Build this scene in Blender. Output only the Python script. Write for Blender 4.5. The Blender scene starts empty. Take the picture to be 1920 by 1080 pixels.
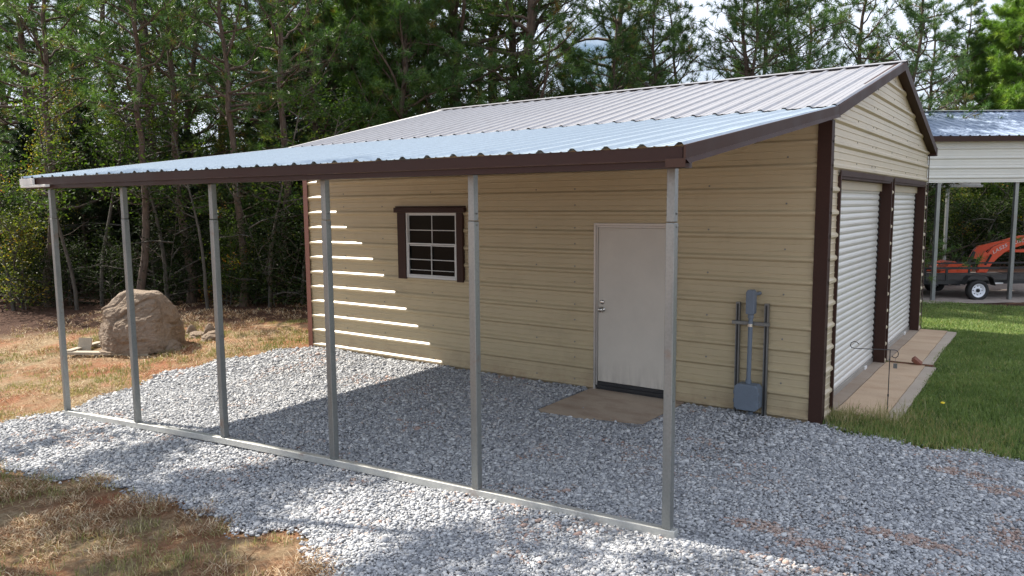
import bpy, math, random
import numpy as np
from mathutils import Vector, noise as mnoise
R = math.radians
random.seed(7); rng = np.random.default_rng(7)
SC = bpy.context.scene
COL = SC.collection

# ------------------------------------------------------------------ frame
CAM = Vector((9.3784, -4.253, 2.2161)); YAW, PITCH, ROLL, FPX = 0.621, -0.1099, -0.0083, 1416.5
f_ = Vector((-math.sin(YAW)*math.cos(PITCH), math.cos(YAW)*math.cos(PITCH), math.sin(PITCH)))
r_ = Vector((math.cos(YAW), math.sin(YAW), 0)); u_ = r_.cross(f_)
RT = math.cos(ROLL)*r_ + math.sin(ROLL)*u_
UP = -math.sin(ROLL)*r_ + math.cos(ROLL)*u_
FH = Vector((-math.sin(YAW), math.cos(YAW), 0))       # horizontal heading
SUN = Vector((1.0, 0.14, -1.05)).normalized()          # direction the sunlight travels

def gh(x, y):
    """height of the terrain"""
    x = np.asarray(x, float); y = np.asarray(y, float)
    g = -.22 + .34*np.clip(x/7.5, -.3, 1.15)
    z = g*np.clip(1 - y/3.512, 0, 1.3)
    t = np.clip((y-8)/8, 0, 1); z = z - .2*t*t*(3-2*t)
    t2 = np.clip((-x-4)/20, 0, 1); z = z - .25*t2
    return z
def spot(px, depth):
    """plan position at a bearing and a distance in front of the photographer"""
    s = (px-960)/FPX*depth
    p = CAM + FH*depth*1.0 + r_*s
    return p.x, p.y
def pxof(x, y, z=2.0):
    d = Vector((x, y, z)) - CAM
    return 960 + FPX*d.dot(RT)/max(.1, d.dot(f_))

# ------------------------------------------------------------------ materials
class NT:
    def __init__(s, name):
        s.m = bpy.data.materials.new(name); s.m.use_nodes = True
        s.t = s.m.node_tree; s.b = s.t.nodes['Principled BSDF']
    def n(s, typ, **kw):
        nd = s.t.nodes.new(typ)
        for k, v in kw.items():
            if k in nd.inputs: nd.inputs[k].default_value = v
            else: setattr(nd, k, v)
        return nd
    def l(s, a, b): s.t.links.new(a, b)
    def coord(s, kind='Object'): return s.n('ShaderNodeTexCoord').outputs[kind]
    def noise(s, scale, detail=4, rough=.55, vec=None, sc=None):
        nd = s.n('ShaderNodeTexNoise'); nd.inputs['Scale'].default_value = scale
        nd.inputs['Detail'].default_value = detail; nd.inputs['Roughness'].default_value = rough
        v = vec or s.coord()
        if sc:
            mp = s.n('ShaderNodeMapping'); mp.inputs['Scale'].default_value = sc; s.l(v, mp.inputs[0]); v = mp.outputs[0]
        s.l(v, nd.inputs['Vector']); return nd.outputs['Fac']
    def ramp(s, fac, stops):
        nd = s.n('ShaderNodeValToRGB'); cr = nd.color_ramp
        while len(cr.elements) < len(stops): cr.elements.new(.5)
        for e, (p, c) in zip(cr.elements, stops):
            e.position = p; e.color = tuple(c)+(1,) if len(c) == 3 else c
        s.l(fac, nd.inputs[0]); return nd.outputs[0]
    def mix(s, fac, a, b, mode='MIX'):
        nd = s.n('ShaderNodeMix'); nd.data_type = 'RGBA'; nd.blend_type = mode
        for i, v in ((0, fac), (6, a), (7, b)):
            if hasattr(v, 'is_linked'): s.l(v, nd.inputs[i])
            elif i == 0: nd.inputs[0].default_value = v
            else: nd.inputs[i].default_value = tuple(v)+(1,)
        return nd.outputs[2]
    def bump(s, h, strength=.3, dist=.01):
        nd = s.n('ShaderNodeBump'); nd.inputs['Strength'].default_value = strength; nd.inputs['Distance'].default_value = dist
        s.l(h, nd.inputs['Height']); s.l(nd.outputs[0], s.b.inputs['Normal'])
    def set(s, **kw):
        for k, v in kw.items():
            k = {'rough':'Roughness','metal':'Metallic','color':'Base Color','spec':'Specular IOR Level','coat':'Coat Weight'}.get(k, k)
            if hasattr(v, 'is_linked'): s.l(v, s.b.inputs[k])
            elif isinstance(v, tuple): s.b.inputs[k].default_value = v+(1,)
            else: s.b.inputs[k].default_value = v
        return s
def g3(c, k): return tuple(min(1, a*k) for a in c)
def simple(name, c, rough=.5, metal=0, var=.12, scale=3, bump=0, spec=.5, fine=60):
    n = NT(name)
    f = n.noise(scale, 6, .6); f2 = n.noise(fine, 3)
    a = n.ramp(f, [(.3, g3(c, 1-var)), (.7, g3(c, 1+var))])
    a = n.mix(.35, a, n.ramp(f2, [(.35, g3(c, 1-var)), (.65, g3(c, 1+var))]))
    n.set(color=a, metal=metal, spec=spec)
    n.set(rough=n.ramp(f, [(.3, (max(0, rough-.07),)*3), (.7, (min(1, rough+.07),)*3)]))
    if bump: n.bump(f2, bump, .01)
    return n.m
M = {}
def siding(name, c, dirt):
    n = NT(name)
    f = n.noise(1.1, 6, .65); st = n.noise(2.0, 5, .6, sc=(9, 9, .5)); f3 = n.noise(150, 2)
    a = n.ramp(f, [(.3, g3(c, .93)), (.72, g3(c, 1.05))])
    a = n.mix(n.ramp(st, [(.55, (0, 0, 0)), (.85, (.14,)*3)]), a, dirt)
    bl = n.noise(1.6, 5, .7, sc=(1, 1, 1.6))
    a = n.mix(n.ramp(bl, [(.55, (0, 0, 0)), (.75, (.38,)*3)]), a, g3(dirt, .9))
    sp = n.n('ShaderNodeSeparateXYZ'); n.l(n.coord(), sp.inputs[0])
    mr = n.n('ShaderNodeMapRange'); mr.inputs['From Min'].default_value = .34; mr.inputs['From Max'].default_value = -.02; n.l(sp.outputs[2], mr.inputs['Value'])
    mu = n.n('ShaderNodeMath', operation='MULTIPLY'); n.l(mr.outputs[0], mu.inputs[0]); n.l(n.ramp(n.noise(5, 8, .75), [(.38, (.05,)*3), (.62, (.75,)*3)]), mu.inputs[1])
    a = n.mix(mu.outputs[0], a, (.30, .205, .13))               # clay splashed up by rain
    n.set(color=a, rough=.42, spec=.45); n.bump(n.noise(2.2, 3), .25, .02); return n.m
M['tan'] = siding('tan_painted_steel', (.47, .385, .24), (.31, .25, .16))
M['gable'] = siding('pale_tan_painted_steel', (.52, .435, .30), (.33, .28, .20))
M['white_siding'] = simple('white_painted_steel', (.66, .65, .60), .45, 0, .05, 2)
M['brown'] = simple('brown_painted_steel', (.046, .022, .016), .62, 0, .2, 2, spec=.2)
M['fascia_brown'] = simple('dark_brown_steel', (.036, .014, .010), .5, 0, .16, 2, spec=.3)
M['trim_white'] = simple('white_trim', (.72, .71, .68), .45)
def galv(name, c, rough, metal, grime=.3, rust=False, streak=(1, 1, 1)):
    n = NT(name)
    vo = n.n('ShaderNodeTexVoronoi'); vo.inputs['Scale'].default_value = 55; n.l(n.coord(), vo.inputs['Vector'])
    a = n.ramp(vo.outputs['Distance'], [(.1, g3(c, .93)), (.7, g3(c, 1.05))])
    f = n.noise(2.3, 7, .65, sc=streak)
    a = n.mix(n.ramp(f, [(.45, (0, 0, 0)), (.75, (grime,)*3)]), a, g3(c, .55))
    if rust:
        rf = n.noise(3.7, 6, .7)
        a = n.mix(n.ramp(rf, [(.60, (0, 0, 0)), (.72, (.55,)*3)]), a, (.24, .10, .05))
    n.set(color=a, metal=metal, rough=n.ramp(f, [(.3, (rough-.06,)*3), (.7, (rough+.1,)*3)])); 
    n.bump(f, .1, .01); return n.m
M['roof_old'] = galv('weathered_galvalume', (.345, .34, .355), .46, .4, .35, False, (.6, 3, 1))
M['roof_new'] = galv('bright_galvalume', (.38, .45, .51), .38, .4, .10, False, (.5, 4, 1))
M['galv'] = galv('galvanised_steel', (.27, .28, .272), .40, .72, .55, True, (4, 4, .8))
M['galv_rail'] = galv('galvanised_rail', (.55, .55, .52), .45, .5, .4, True)
M['curtain'] = simple('white_rollup_slats', (.66, .635, .59), .36, .12, .05, 1.5)
M['dark'] = simple('black_rubber', (.018, .017, .017), .7)
M['blackmetal'] = simple('black_painted_metal', (.02, .02, .022), .4)
M['white'] = simple('white_vinyl', (.78, .78, .76), .4, 0, .04)
M['box_grey'] = simple('grey_painted_box', (.135, .165, .205), .5, 0, .12, 6)
M['strut'] = simple('dull_steel_strut', (.20, .20, .19), .45, .6, .2, 8)
M['chrome'] = simple('satin_nickel', (.6, .58, .54), .25, 1, .05)
M['alu'] = simple('aluminium_frame', (.45, .43, .40), .38, .6, .1)
M['rim'] = simple('white_rim', (.8, .82, .86), .35, 0, .05)
M['orange'] = simple('orange_paint', (.78, .085, .02), .32, 0, .12, 5, spec=.6)
M['rust'] = simple('rusty_steel', (.16, .07, .04), .8, .2, .3, 9)
M['brick'] = simple('red_brick', (.22, .09, .06), .9, 0, .25, 15, .4)
M['plank'] = simple('weathered_plank', (.36, .31, .24), .85, 0, .2, 8, .3)
M['flower'] = simple('yellow_petals', (.8, .6, .02), .6)
def glass():
    n = NT('window_glass'); n.set(color=(.006, .007, .007), rough=.08, spec=.06)
    n.bump(n.noise(4, 2), .05, .01); return n.m
M['glass'] = glass()
def door():
    n = NT('off_white_door'); c = (.56, .515, .445)
    f = n.noise(2.5, 6, .65)
    a = n.ramp(f, [(.3, g3(c, .93)), (.7, g3(c, 1.04))])
    sep = n.n('ShaderNodeSeparateXYZ'); n.l(n.coord('Generated'), sep.inputs[0])
    st = n.noise(3, 6, .7, sc=(5, 5, .6))
    mz = n.ramp(sep.outputs[2], [(0, (1, 1, 1)), (.16, (0, 0, 0))])
    mm = n.n('ShaderNodeMath', operation='MULTIPLY'); n.l(mz, mm.inputs[0]); n.l(n.ramp(st, [(.42, (0,)*3), (.75, (.6,)*3)]), mm.inputs[1])
    a = n.mix(mm.outputs[0], a, (.16, .14, .12)); n.set(color=a, rough=.5); return n.m
M['door'] = door()
def concrete(name, c, stain, thr=.5):
    n = NT(name)
    f = n.noise(1.7, 8, .6); f2 = n.noise(90, 4)
    a = n.ramp(f, [(.3, g3(c, .85)), (.7, g3(c, 1.1))])
    s2 = n.noise(2.6, 5, .6, sc=(.6, 1.2, 1))
    a = n.mix(n.ramp(s2, [(thr, (0,)*3), (thr+.2, (.8,)*3)]), a, stain)
    a = n.mix(.25, a, n.ramp(f2, [(.3, g3(c, .6)), (.7, g3(c, 1.3))]))
    n.set(color=a, rough=.9); n.bump(f2, .35, .004); return n.m
M['pad'] = concrete('clay_stained_concrete', (.52, .375, .25), (.40, .26, .16), .45)
M['slab'] = concrete('brown_stained_slab', (.42, .335, .255), (.22, .14, .10), .46)
def attrmat(name, stops, rough=.6, trans=0, spec=.3, sheen=0, bumpy=0):
    n = NT(name)
    at = n.n('ShaderNodeAttribute'); at.attribute_name = 'rnd'
    c = n.ramp(at.outputs['Fac'], stops)
    if bumpy:
        c = n.mix(.35, c, n.ramp(n.noise(110, 4), [(.35, (.24, .245, .255)), (.7, (.68, .68, .68))])); 
    n.set(color=c, rough=rough, spec=spec)
    if trans:
        tr = n.n('ShaderNodeBsdfTranslucent'); n.l(n.mix(1, c, (1.25, 1.3, .6), 'MULTIPLY'), tr.inputs[0])
        mx = n.n('ShaderNodeMixShader'); mx.inputs[0].default_value = trans
        n.l(n.b.outputs[0], mx.inputs[1]); n.l(tr.outputs[0], mx.inputs[2])
        n.l(mx.outputs[0], n.t.nodes['Material Output'].inputs[0])
    return n.m
M['stone'] = attrmat('crushed_granite', [(0, (.11, .12, .145)), (.3, (.275, .285, .31)), (.7, (.47, .475, .485)), (.93, (.70, .70, .69)), (.965, (.40, .25, .17)), (1, (.27, .11, .06))], .8, bumpy=1)
M['blade'] = attrmat('lawn_grass', [(0, (.10, .155, .045)), (.5, (.22, .30, .10)), (.85, (.37, .41, .18)), (.95, (.34, .30, .14)), (1, (.42, .35, .19))], .5, .3)
M['dry'] = attrmat('dry_grass', [(0, (.13, .165, .045)), (.25, (.23, .235, .09)), (.6, (.40, .34, .18)), (1, (.55, .46, .30))], .7, .2)
M['straw'] = attrmat('pine_straw', [(0, (.13, .06, .025)), (.4, (.30, .17, .09)), (.8, (.50, .38, .25)), (1, (.68, .58, .42))], .85, .1)
M['needle'] = attrmat('pine_needles', [(0, (.035, .085, .028)), (.5, (.075, .15, .038)), (.88, (.15, .22, .05)), (1, (.26, .16, .06))], .40, .40, .5)
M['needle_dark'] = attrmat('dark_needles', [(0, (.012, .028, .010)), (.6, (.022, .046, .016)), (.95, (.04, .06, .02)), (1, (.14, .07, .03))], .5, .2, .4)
M['needle_sunlit'] = attrmat('sunlit_pine_needles', [(0, (.08, .17, .03)), (.5, (.15, .27, .045)), (1, (.28, .38, .08))], .42, .45, .5)  # lighter needle copy, sunlight on the pines put into the colour
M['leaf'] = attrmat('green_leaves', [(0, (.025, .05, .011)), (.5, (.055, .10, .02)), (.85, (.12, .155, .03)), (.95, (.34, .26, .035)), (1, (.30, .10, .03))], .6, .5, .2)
M['leaf_shaded'] = attrmat('shade_dark_leaves', [(0, (.010, .020, .006)), (.6, (.020, .034, .010)), (.93, (.04, .055, .014)), (1, (.20, .15, .03))], .7, .3, .12)  # darker leaf copy, shade of the deep wood put into the colour
M['leaf_autumn'] = attrmat('turning_leaves', [(0, (.05, .085, .02)), (.4, (.12, .15, .03)), (.75, (.33, .25, .04)), (1, (.33, .12, .03))], .5, .5, .4)
def bark(name, c):
    n = NT(name)
    f = n.noise(6, 7, .7, sc=(3, 3, .7)); f2 = n.noise(3, 3)
    a = n.ramp(f, [(.35, g3(c, .45)), (.62, c), (.8, g3(c, 1.6))])
    a = n.mix(n.ramp(f2, [(.5, (0,)*3), (.7, (.4,)*3)]), a, (.11, .10, .085))
    n.set(color=a, rough=.95); n.bump(f, .8, .03); return n.m
M['bark'] = bark('pine_bark', (.11, .078, .058)); M['bark_grey'] = bark('grey_bark', (.10, .09, .075))
def rock():
    n = NT('sandstone_boulder'); c = (.33, .245, .175)
    f = n.noise(2.2, 8, .6); f2 = n.noise(24, 6, .6)
    a = n.ramp(f, [(.3, (.22, .155, .105)), (.5, c), (.7, (.38, .31, .25))])
    a = n.mix(.4, a, n.ramp(f2, [(.3, (.13, .09, .06)), (.7, (.37, .29, .22))]))
    n.set(color=a, rough=.9); n.bump(n.noise(38, 8, .75), 1, .05); return n.m
M['rock'] = rock()
def ground():
    n = NT('clay_and_thin_grass_ground')
    co = n.coord(); sep = n.n('ShaderNodeSeparateXYZ'); n.l(co, sep.inputs[0])
    f = n.noise(.9, 8, .65); f2 = n.noise(22, 10, .78); f3 = n.noise(2.3, 6, .6)
    clay = n.ramp(f2, [(.3, (.15, .06, .03)), (.5, (.32, .13, .065)), (.72, (.43, .22, .13))])
    straw = n.ramp(f2, [(.3, (.15, .105, .06)), (.52, (.34, .26, .155)), (.72, (.55, .46, .31))])
    green = n.ramp(f2, [(.3, (.03, .055, .014)), (.6, (.07, .10, .03)), (.8, (.16, .16, .07))])
    litter = n.ramp(f2, [(.3, (.035, .018, .012)), (.55, (.085, .042, .026)), (.75, (.16, .085, .045))])  # pine litter, darkened to carry the shade under the trees
    a = n.mix(n.ramp(f, [(.40, (0,)*3), (.58, (.88,)*3)]), clay, straw)
    a = n.mix(n.ramp(f3, [(.56, (0,)*3), (.72, (.55,)*3)]), a, green)
    def lim(sock, lo, hi, amp=.9):
        ad = n.n('ShaderNodeMath', operation='MULTIPLY_ADD'); n.l(f3, ad.inputs[0]); ad.inputs[1].default_value = amp; n.l(sock, ad.inputs[2])
        mr = n.n('ShaderNodeMapRange'); mr.inputs['From Min'].default_value = lo+amp/2; mr.inputs['From Max'].default_value = hi+amp/2
        n.l(ad.outputs[0], mr.inputs['Value']); return mr.outputs[0]
    lawn = lim(sep.outputs[0], 6.9, 7.4); lawn2 = lim(sep.outputs[1], 2.9, 3.1, .3)
    m1 = n.n('ShaderNodeMath', operation='MULTIPLY'); n.l(lawn, m1.inputs[0]); n.l(lawn2, m1.inputs[1])
    lawnc = n.ramp(f2, [(.3, (.035, .06, .018)), (.6, (.08, .12, .035)), (.8, (.17, .16, .08))])
    a = n.mix(m1.outputs[0], a, lawnc)
    wd = n.n('ShaderNodeMath', operation='MULTIPLY_ADD')          # wood edge: runs behind the boulder and the garage
    n.l(sep.outputs[0], wd.inputs[0]); wd.inputs[1].default_value = -.85; 
    n.l(sep.outputs[1], wd.inputs[2]); w1 = lim(wd.outputs[0], 6.6, 7.8)
    a = n.mix(w1, a, litter)
    far = lim(sep.outputs[1], 14.2, 14.9); a = n.mix(far, a, litter)
    n.set(color=a, rough=.95, spec=.2); n.bump(f2, 1, .06); return n.m
M['ground'] = ground()
def gbed():
    n = NT('gravel_bed'); vo = n.n('ShaderNodeTexVoronoi'); vo.inputs['Scale'].default_value = 42; n.l(n.coord(), vo.inputs['Vector'])
    a = n.ramp(vo.outputs['Color'], [(.2, (.16, .165, .18)), (.6, (.32, .33, .35)), (.9, (.5, .5, .5))])
    a = n.mix(n.ramp(n.noise(1.3, 5), [(.56, (0,)*3), (.68, (.5,)*3)]), a, (.25, .13, .075))
    n.set(color=a, rough=.9); n.bump(vo.outputs['Distance'], 1, .03); return n.m
M['gbed'] = gbed()

# ------------------------------------------------------------------ mesh helpers
def tag(o, label=None, cat=None, group=None, kind=None):
    if label: o['label'] = label
    if cat: o['category'] = cat
    if group: o['group'] = group
    if kind: o['kind'] = kind
    return o
def link(name, me, parent=None, loc=None):
    o = bpy.data.objects.new(name, me); COL.objects.link(o)
    if parent: o.parent = parent
    if loc is not None: o.location = loc
    return o
def empty(name, loc, label, cat, group=None, rz=0):
    o = link(name, None, None, loc); o.rotation_euler.z = rz; o.empty_display_size = .1
    return tag(o, label, cat, group)
class MB:
    def __init__(s): s.v = []; s.f = []; s.mi = []; s.cur = 0
    def add(s, vs, fs):
        b = len(s.v); s.v.extend(tuple(v) for v in vs)
        for f in fs: s.f.append(tuple(b+i for i in f)); s.mi.append(s.cur)
        return s
    def box(s, a, b, rot=None, piv=None):
        (x0, y0, z0), (x1, y1, z1) = a, b
        vs = [Vector(p) for p in ((x0,y0,z0),(x1,y0,z0),(x1,y1,z0),(x0,y1,z0),(x0,y0,z1),(x1,y0,z1),(x1,y1,z1),(x0,y1,z1))]
        if rot is not None:
            piv = Vector(piv) if piv is not None else sum(vs, Vector())/8
            vs = [rot @ (v-piv) + piv for v in vs]
        return s.add(vs, [(3,2,1,0),(4,5,6,7),(0,1,5,4),(1,2,6,5),(2,3,7,6),(3,0,4,7)])
    def prism(s, poly, d):
        """polygon (list of 3-D points) swept by vector d"""
        n = len(poly); d = Vector(d); P = [Vector(p) for p in poly]
        nrm = Vector()
        for i in range(n):
            nrm += P[i].cross(P[(i+1) % n])
        if nrm.dot(d) > 0: P.reverse()
        vs = P + [p+d for p in P]
        fs = [tuple(range(n)), tuple(range(2*n-1, n-1, -1))]
        for i in range(n): j = (i+1) % n; fs.append((j, i, n+i, n+j))
        return s.add(vs, fs)
    def tube(s, pts, rad, sides=8, cap=True):
        pts = [Vector(p) for p in pts]; n = len(pts)
        if not hasattr(rad, '__len__'): rad = [rad]*n
        vs = []; up = Vector((0, 0, 1)); a = None
        for i, p in enumerate(pts):
            t = (pts[min(n-1, i+1)]-pts[max(0, i-1)]).normalized()
            if a is None: a = (up if abs(t.z) < .9 else Vector((1, 0, 0))).cross(t).normalized()
            else: a = (a - t*a.dot(t)).normalized()
            b = t.cross(a)
            for k in range(sides):
                q = 2*math.pi*k/sides; vs.append(p + (a*math.cos(q)+b*math.sin(q))*rad[i])
        fs = []
        for i in range(n-1):
            for k in range(sides):
                k2 = (k+1) % sides; fs.append((i*sides+k, i*sides+k2, (i+1)*sides+k2, (i+1)*sides+k))
        if cap: fs.append(tuple(range(sides-1, -1, -1))); fs.append(tuple((n-1)*sides+k for k in range(sides)))
        return s.add(vs, fs)
    def lathe(s, c, axis, prof, seg=24):
        """prof: (radius, offset along axis)"""
        ax = Vector(axis).normalized(); a = (Vector((0,0,1)) if abs(ax.z) < .9 else Vector((1,0,0))).cross(ax).normalized(); b = ax.cross(a)
        c = Vector(c); vs = []
        for r, o in prof:
            for k in range(seg):
                q = 2*math.pi*k/seg; vs.append(c + ax*o + (a*math.cos(q)+b*math.sin(q))*r)
        fs = []
        for i in range(len(prof)-1):
            for k in range(seg):
                k2 = (k+1) % seg; fs.append((i*seg+k, i*seg+k2, (i+1)*seg+k2, (i+1)*seg+k))
        return s.add(vs, fs)
    def build(s, name, mats, parent=None, smooth=False, bevel=0, loc=None):
        me = bpy.data.meshes.new(name)
        off = Vector()
        if loc is None:                       # shapes are given in world coordinates
            q = parent
            while q is not None: off = off+q.location; q = q.parent
        me.from_pydata([tuple(Vector(v)-off) for v in s.v], [], s.f)
        for m in (mats if isinstance(mats, (list, tuple)) else [mats]): me.materials.append(m)
        me.polygons.foreach_set('material_index', s.mi)
        if smooth: me.polygons.foreach_set('use_smooth', [True]*len(s.f))
        me.update()
        o = link(name, me, parent)
        if bevel:
            md = o.modifiers.new('bevel', 'BEVEL'); md.width = bevel; md.segments = 2; md.limit_method = 'ANGLE'
        return o
def bulk(name, V, F, mat, rnd=None, per=None, parent=None, smooth=False):
    """fast mesh from arrays. V (n,3), F (m,k)"""
    me = bpy.data.meshes.new(name); m, k = F.shape
    me.vertices.add(len(V)); me.vertices.foreach_set('co', np.asarray(V, np.float32).ravel())
    me.loops.add(m*k); me.loops.foreach_set('vertex_index', F.astype(np.int32).ravel())
    me.polygons.add(m); me.polygons.foreach_set('loop_start', np.arange(0, m*k, k, dtype=np.int32))
    me.materials.append(mat)
    if smooth: me.polygons.foreach_set('use_smooth', np.ones(m, bool))
    me.update(calc_edges=True)
    if rnd is not None:
        at = me.attributes.new('rnd', 'FLOAT', 'POINT'); at.data.foreach_set('value', np.asarray(rnd, np.float32))
    return link(name, me, parent)

P = .2286
def rib_profile(v0, v1, off, h=.024, half=.035, top=.012, minor=.004):
    pts = [(v0, 0.), (v1, 0.)]
    k0 = int((v0-off)/P)-2; k1 = int((v1-off)/P)+2
    for k in range(k0, k1+1):
        c = off+k*P
        pts += [(c-half, 0), (c-top, h), (c+top, h), (c+half, 0)]
        for q in (.077, .1515):
            pts += [(c+q-.010, 0), (c+q-.004, minor), (c+q+.004, minor), (c+q+.010, 0)]
    pts = sorted(p for p in pts if v0 <= p[0] <= v1)
    return pts
def ribbed(mb, v0, v1, off, top, bot, nrm, **kw):
    """sheet with ribs; the profile runs over v, each profile point spans bot(v)..top(v)"""
    pr = rib_profile(v0, v1, off, **kw); N = Vector(nrm); vs = []
    for v, n in pr: vs += [Vector(bot(v))+N*n, Vector(top(v))+N*n]
    mb.add(vs, [(2*i, 2*i+1, 2*i+3, 2*i+2) for i in range(len(pr)-1)])
XL, XR, W, YB = -.1124, 7.588, 3.512, 10.384
YM = 6.948; ZR = 4.01; YK, ZK = 3.335, 3.098      # ridge, break line between main roof and lean-to
SL = (ZR-ZK)/(YM-YK)
def roofz(y): return ZR - SL*abs(y-YM)
XE, XW = 7.69, -.235                               # roof ends

# ------------------------------------------------------------------ garage
G = empty('metal_garage', (3.7, 6.9, 0), 'tan metal garage with brown trim, silver ribbed gable roof and two white roll-up doors', 'garage')
# long wall, with holes for window and door
mb = MB()
WX0, WX1, WZ0, WZ1 = 1.93, 3.02, 1.215, 2.10
DX0, DX1, DZ1 = 5.035, 6.045, 1.975
def wallrect(x0, x1, z0, z1):
    ribbed(mb, z0, z1, .052, lambda z: (x1, W, z), lambda z: (x0, W, z), (0, -1, 0))
wallrect(XL, WX0, -.04, ZK-.02); wallrect(WX0, WX1, -.04, WZ0); wallrect(WX0, WX1, WZ1, ZK-.02)
wallrect(WX1, DX0, -.04, ZK-.02); wallrect(DX0, DX1, DZ1, ZK-.02); wallrect(DX1, XR, -.04, ZK-.02)
mb.cur = 1
for i, x in enumerate((.75, 1.55, 2.48, 3.25, 4.2, 4.75, 6.4, 7.2)):
    for k in range(13):
        z = .052+P*k+.055+(.04 if k % 2 else 0)
        if k % 2 == i % 2 or x in (.75, 3.25, 4.75): 
            if not (WX0-.1 < x < WX1+.1 and WZ0-.1 < z < WZ1+.1): mb.lathe((x, W, z), (0, -1, 0), [(.010, 0), (.010, .005), (.0, .007)], 6)
mb.build('siding', [M['tan'], M['strut']], G)
# gable wall with two openings
OP = ((3.93, 6.86), (7.07, 10.03)); OZ = 2.48
mb = MB()
def gab(y0, y1, z0, z1): ribbed(mb, z0, z1, .052, lambda z: (XR, y1, z), lambda z: (XR, y0, z), (1, 0, 0))
for y0, y1 in ((W+.02, OP[0][0]), (OP[0][1], OP[1][0]), (OP[1][1], YB)): gab(y0, y1, -.04, OZ)
def yl(z): return W+.02 if z < roofz(W)-.08 else YM-(ZR-.08-z)/SL
def yr(z): return YB if z < roofz(YB)-.08 else YM+(ZR-.08-z)/SL
ribbed(mb, OZ, ZR-.09, .052, lambda z: (XR, yr(z), z), lambda z: (XR, yl(z), z), (1, 0, 0))
mb.cur = 1
for i, y in enumerate((3.7, 4.75, 5.6, 5.8, 6.9, 8.1, 9.2)):
    for k in range(11, 18):
        z = .052+P*k+.06
        if yl(z)+.1 < y < yr(z)-.1: mb.lathe((XR, y, z), (1, 0, 0), [(.009, 0), (.009, .005), (.0, .007)], 6)
mb.build('gable_siding', [M['gable'], M['strut']], G)
mb = MB()   # back and far walls
ribbed(mb, -.04, 3.05, .052, lambda z: (XL, YB, z), lambda z: (XR, YB, z), (0, 1, 0))
ribbed(mb, -.04, ZR-.09, .052, lambda z: (XL, yl(z), z), lambda z: (XL, yr(z), z), (-1, 0, 0))
mb.build('siding', M['tan'], G)
# roof slopes
def slope(name, y0, z0, y1, z1, mat, nz):
    mb = MB(); n = Vector((0, nz, 1)).normalized()
    N = 4
    pr = rib_profile(XW, XE, 7.664, h=.019, half=.034, top=.011)
    for j in range(N):
        a, b = j/N, (j+1)/N; vs = []
        for v, hh in pr:
            for t in (a, b):
                wob = .004*mnoise.noise(Vector((v*1.3, t*5, nz)))
                vs.append(Vector((v, y0+(y1-y0)*t, z0+(z1-z0)*t)) + n*(hh+wob))
        mb.add(vs, [(2*i, 2*i+1, 2*i+3, 2*i+2) for i in range(len(pr)-1)])
    mb.build(name, mat, G)
slope('roof', YK-.04, roofz(YK-.04)+.014, YM, ZR, M['roof_old'], -SL)
slope('roof', 10.56, roofz(10.56), YM, ZR, M['roof_old'], SL)
mb = MB()
for sg in (-1, 1):
    d = .14
    mb.prism([(XW-.01, YM, ZR+.035), (XW-.01, YM+sg*d, ZR+.035-SL*d), (XW-.01, YM+sg*d, ZR+.029-SL*d), (XW-.01, YM, ZR+.028)], (XE-XW+.035, 0, 0))
mb.build('ridge_cap', M['roof_old'], G)
# rake trims
def rake(x0, x1, ya, yb, dz0, dz1, name='rake_trim', mat='brown'):
    mb = MB()
    n = 1
    poly = [(x0, ya, roofz(ya)+dz0), (x0, yb, roofz(yb)+dz0), (x0, yb, roofz(yb)+dz1), (x0, ya, roofz(ya)+dz1)]
    mb.prism(poly, (x1-x0, 0, 0)); 
    return mb.build(name, M[mat], G)
rake(XR+.003, XE+.012, YK-.01, YM, -.095, .008); rake(XR+.003, XE+.012, YM+.001, 10.58, -.115, .008)
mb = MB(); mb.box((XR+.022, 10.42, roofz(10.5)-.13), (XE+.014, 10.585, roofz(10.5)+.0)); mb.build('rake_end', M['brown'], G)
rake(XW-.012, XL-.003, YK-.01, YM, -.095, .022, mat='trim_white'); rake(XW-.012, XL-.003, YM+.001, 10.58, -.095, .022, mat='trim_white')
# eave fascia at back
mb = MB(); mb.box((XW, 10.562, roofz(10.56)-.12), (XE, 10.575, roofz(10.56)-.002)); mb.build('fascia', M['fascia_brown'], G)
# corner trims
mb = MB(); mb.box((XR-.105, W-.026, -.06), (XR+.024, W-.0225, 2.99)); mb.box((XR+.0205, W-.0225, -.06), (XR+.024, W+.085, 3.0)); mb.build('corner_trim', M['brown'], G)
mb = MB(); mb.box((XL-.024, W-.026, -.06), (XL+.075, W-.0225, 3.04)); mb.box((XL-.024, W-.0225, -.06), (XL-.0205, W+.10, 3.0))
M['brown_sunlit'] = simple('sunlit_brown_trim', (.16, .06, .042), .45)  # brown trim with its sunlit reddish tone put into the colour
mb.build('corner_trim', M['brown_sunlit'], G)
mb = MB(); mb.box((XR+.0205, YB-.06, -.04), (XR+.025, YB+.03, 3.0)); mb.build('corner_trim', M['brown'], G)
# base trim on long wall
mb = MB(); mb.box((XL+.08, W-.012, -.05), (DX0-.01, W-.002, .006)); mb.box((DX1+.01, W-.012, -.05), (XR-.11, W-.002, .006)); mb.build('base_trim', M['tan'], G)
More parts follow.
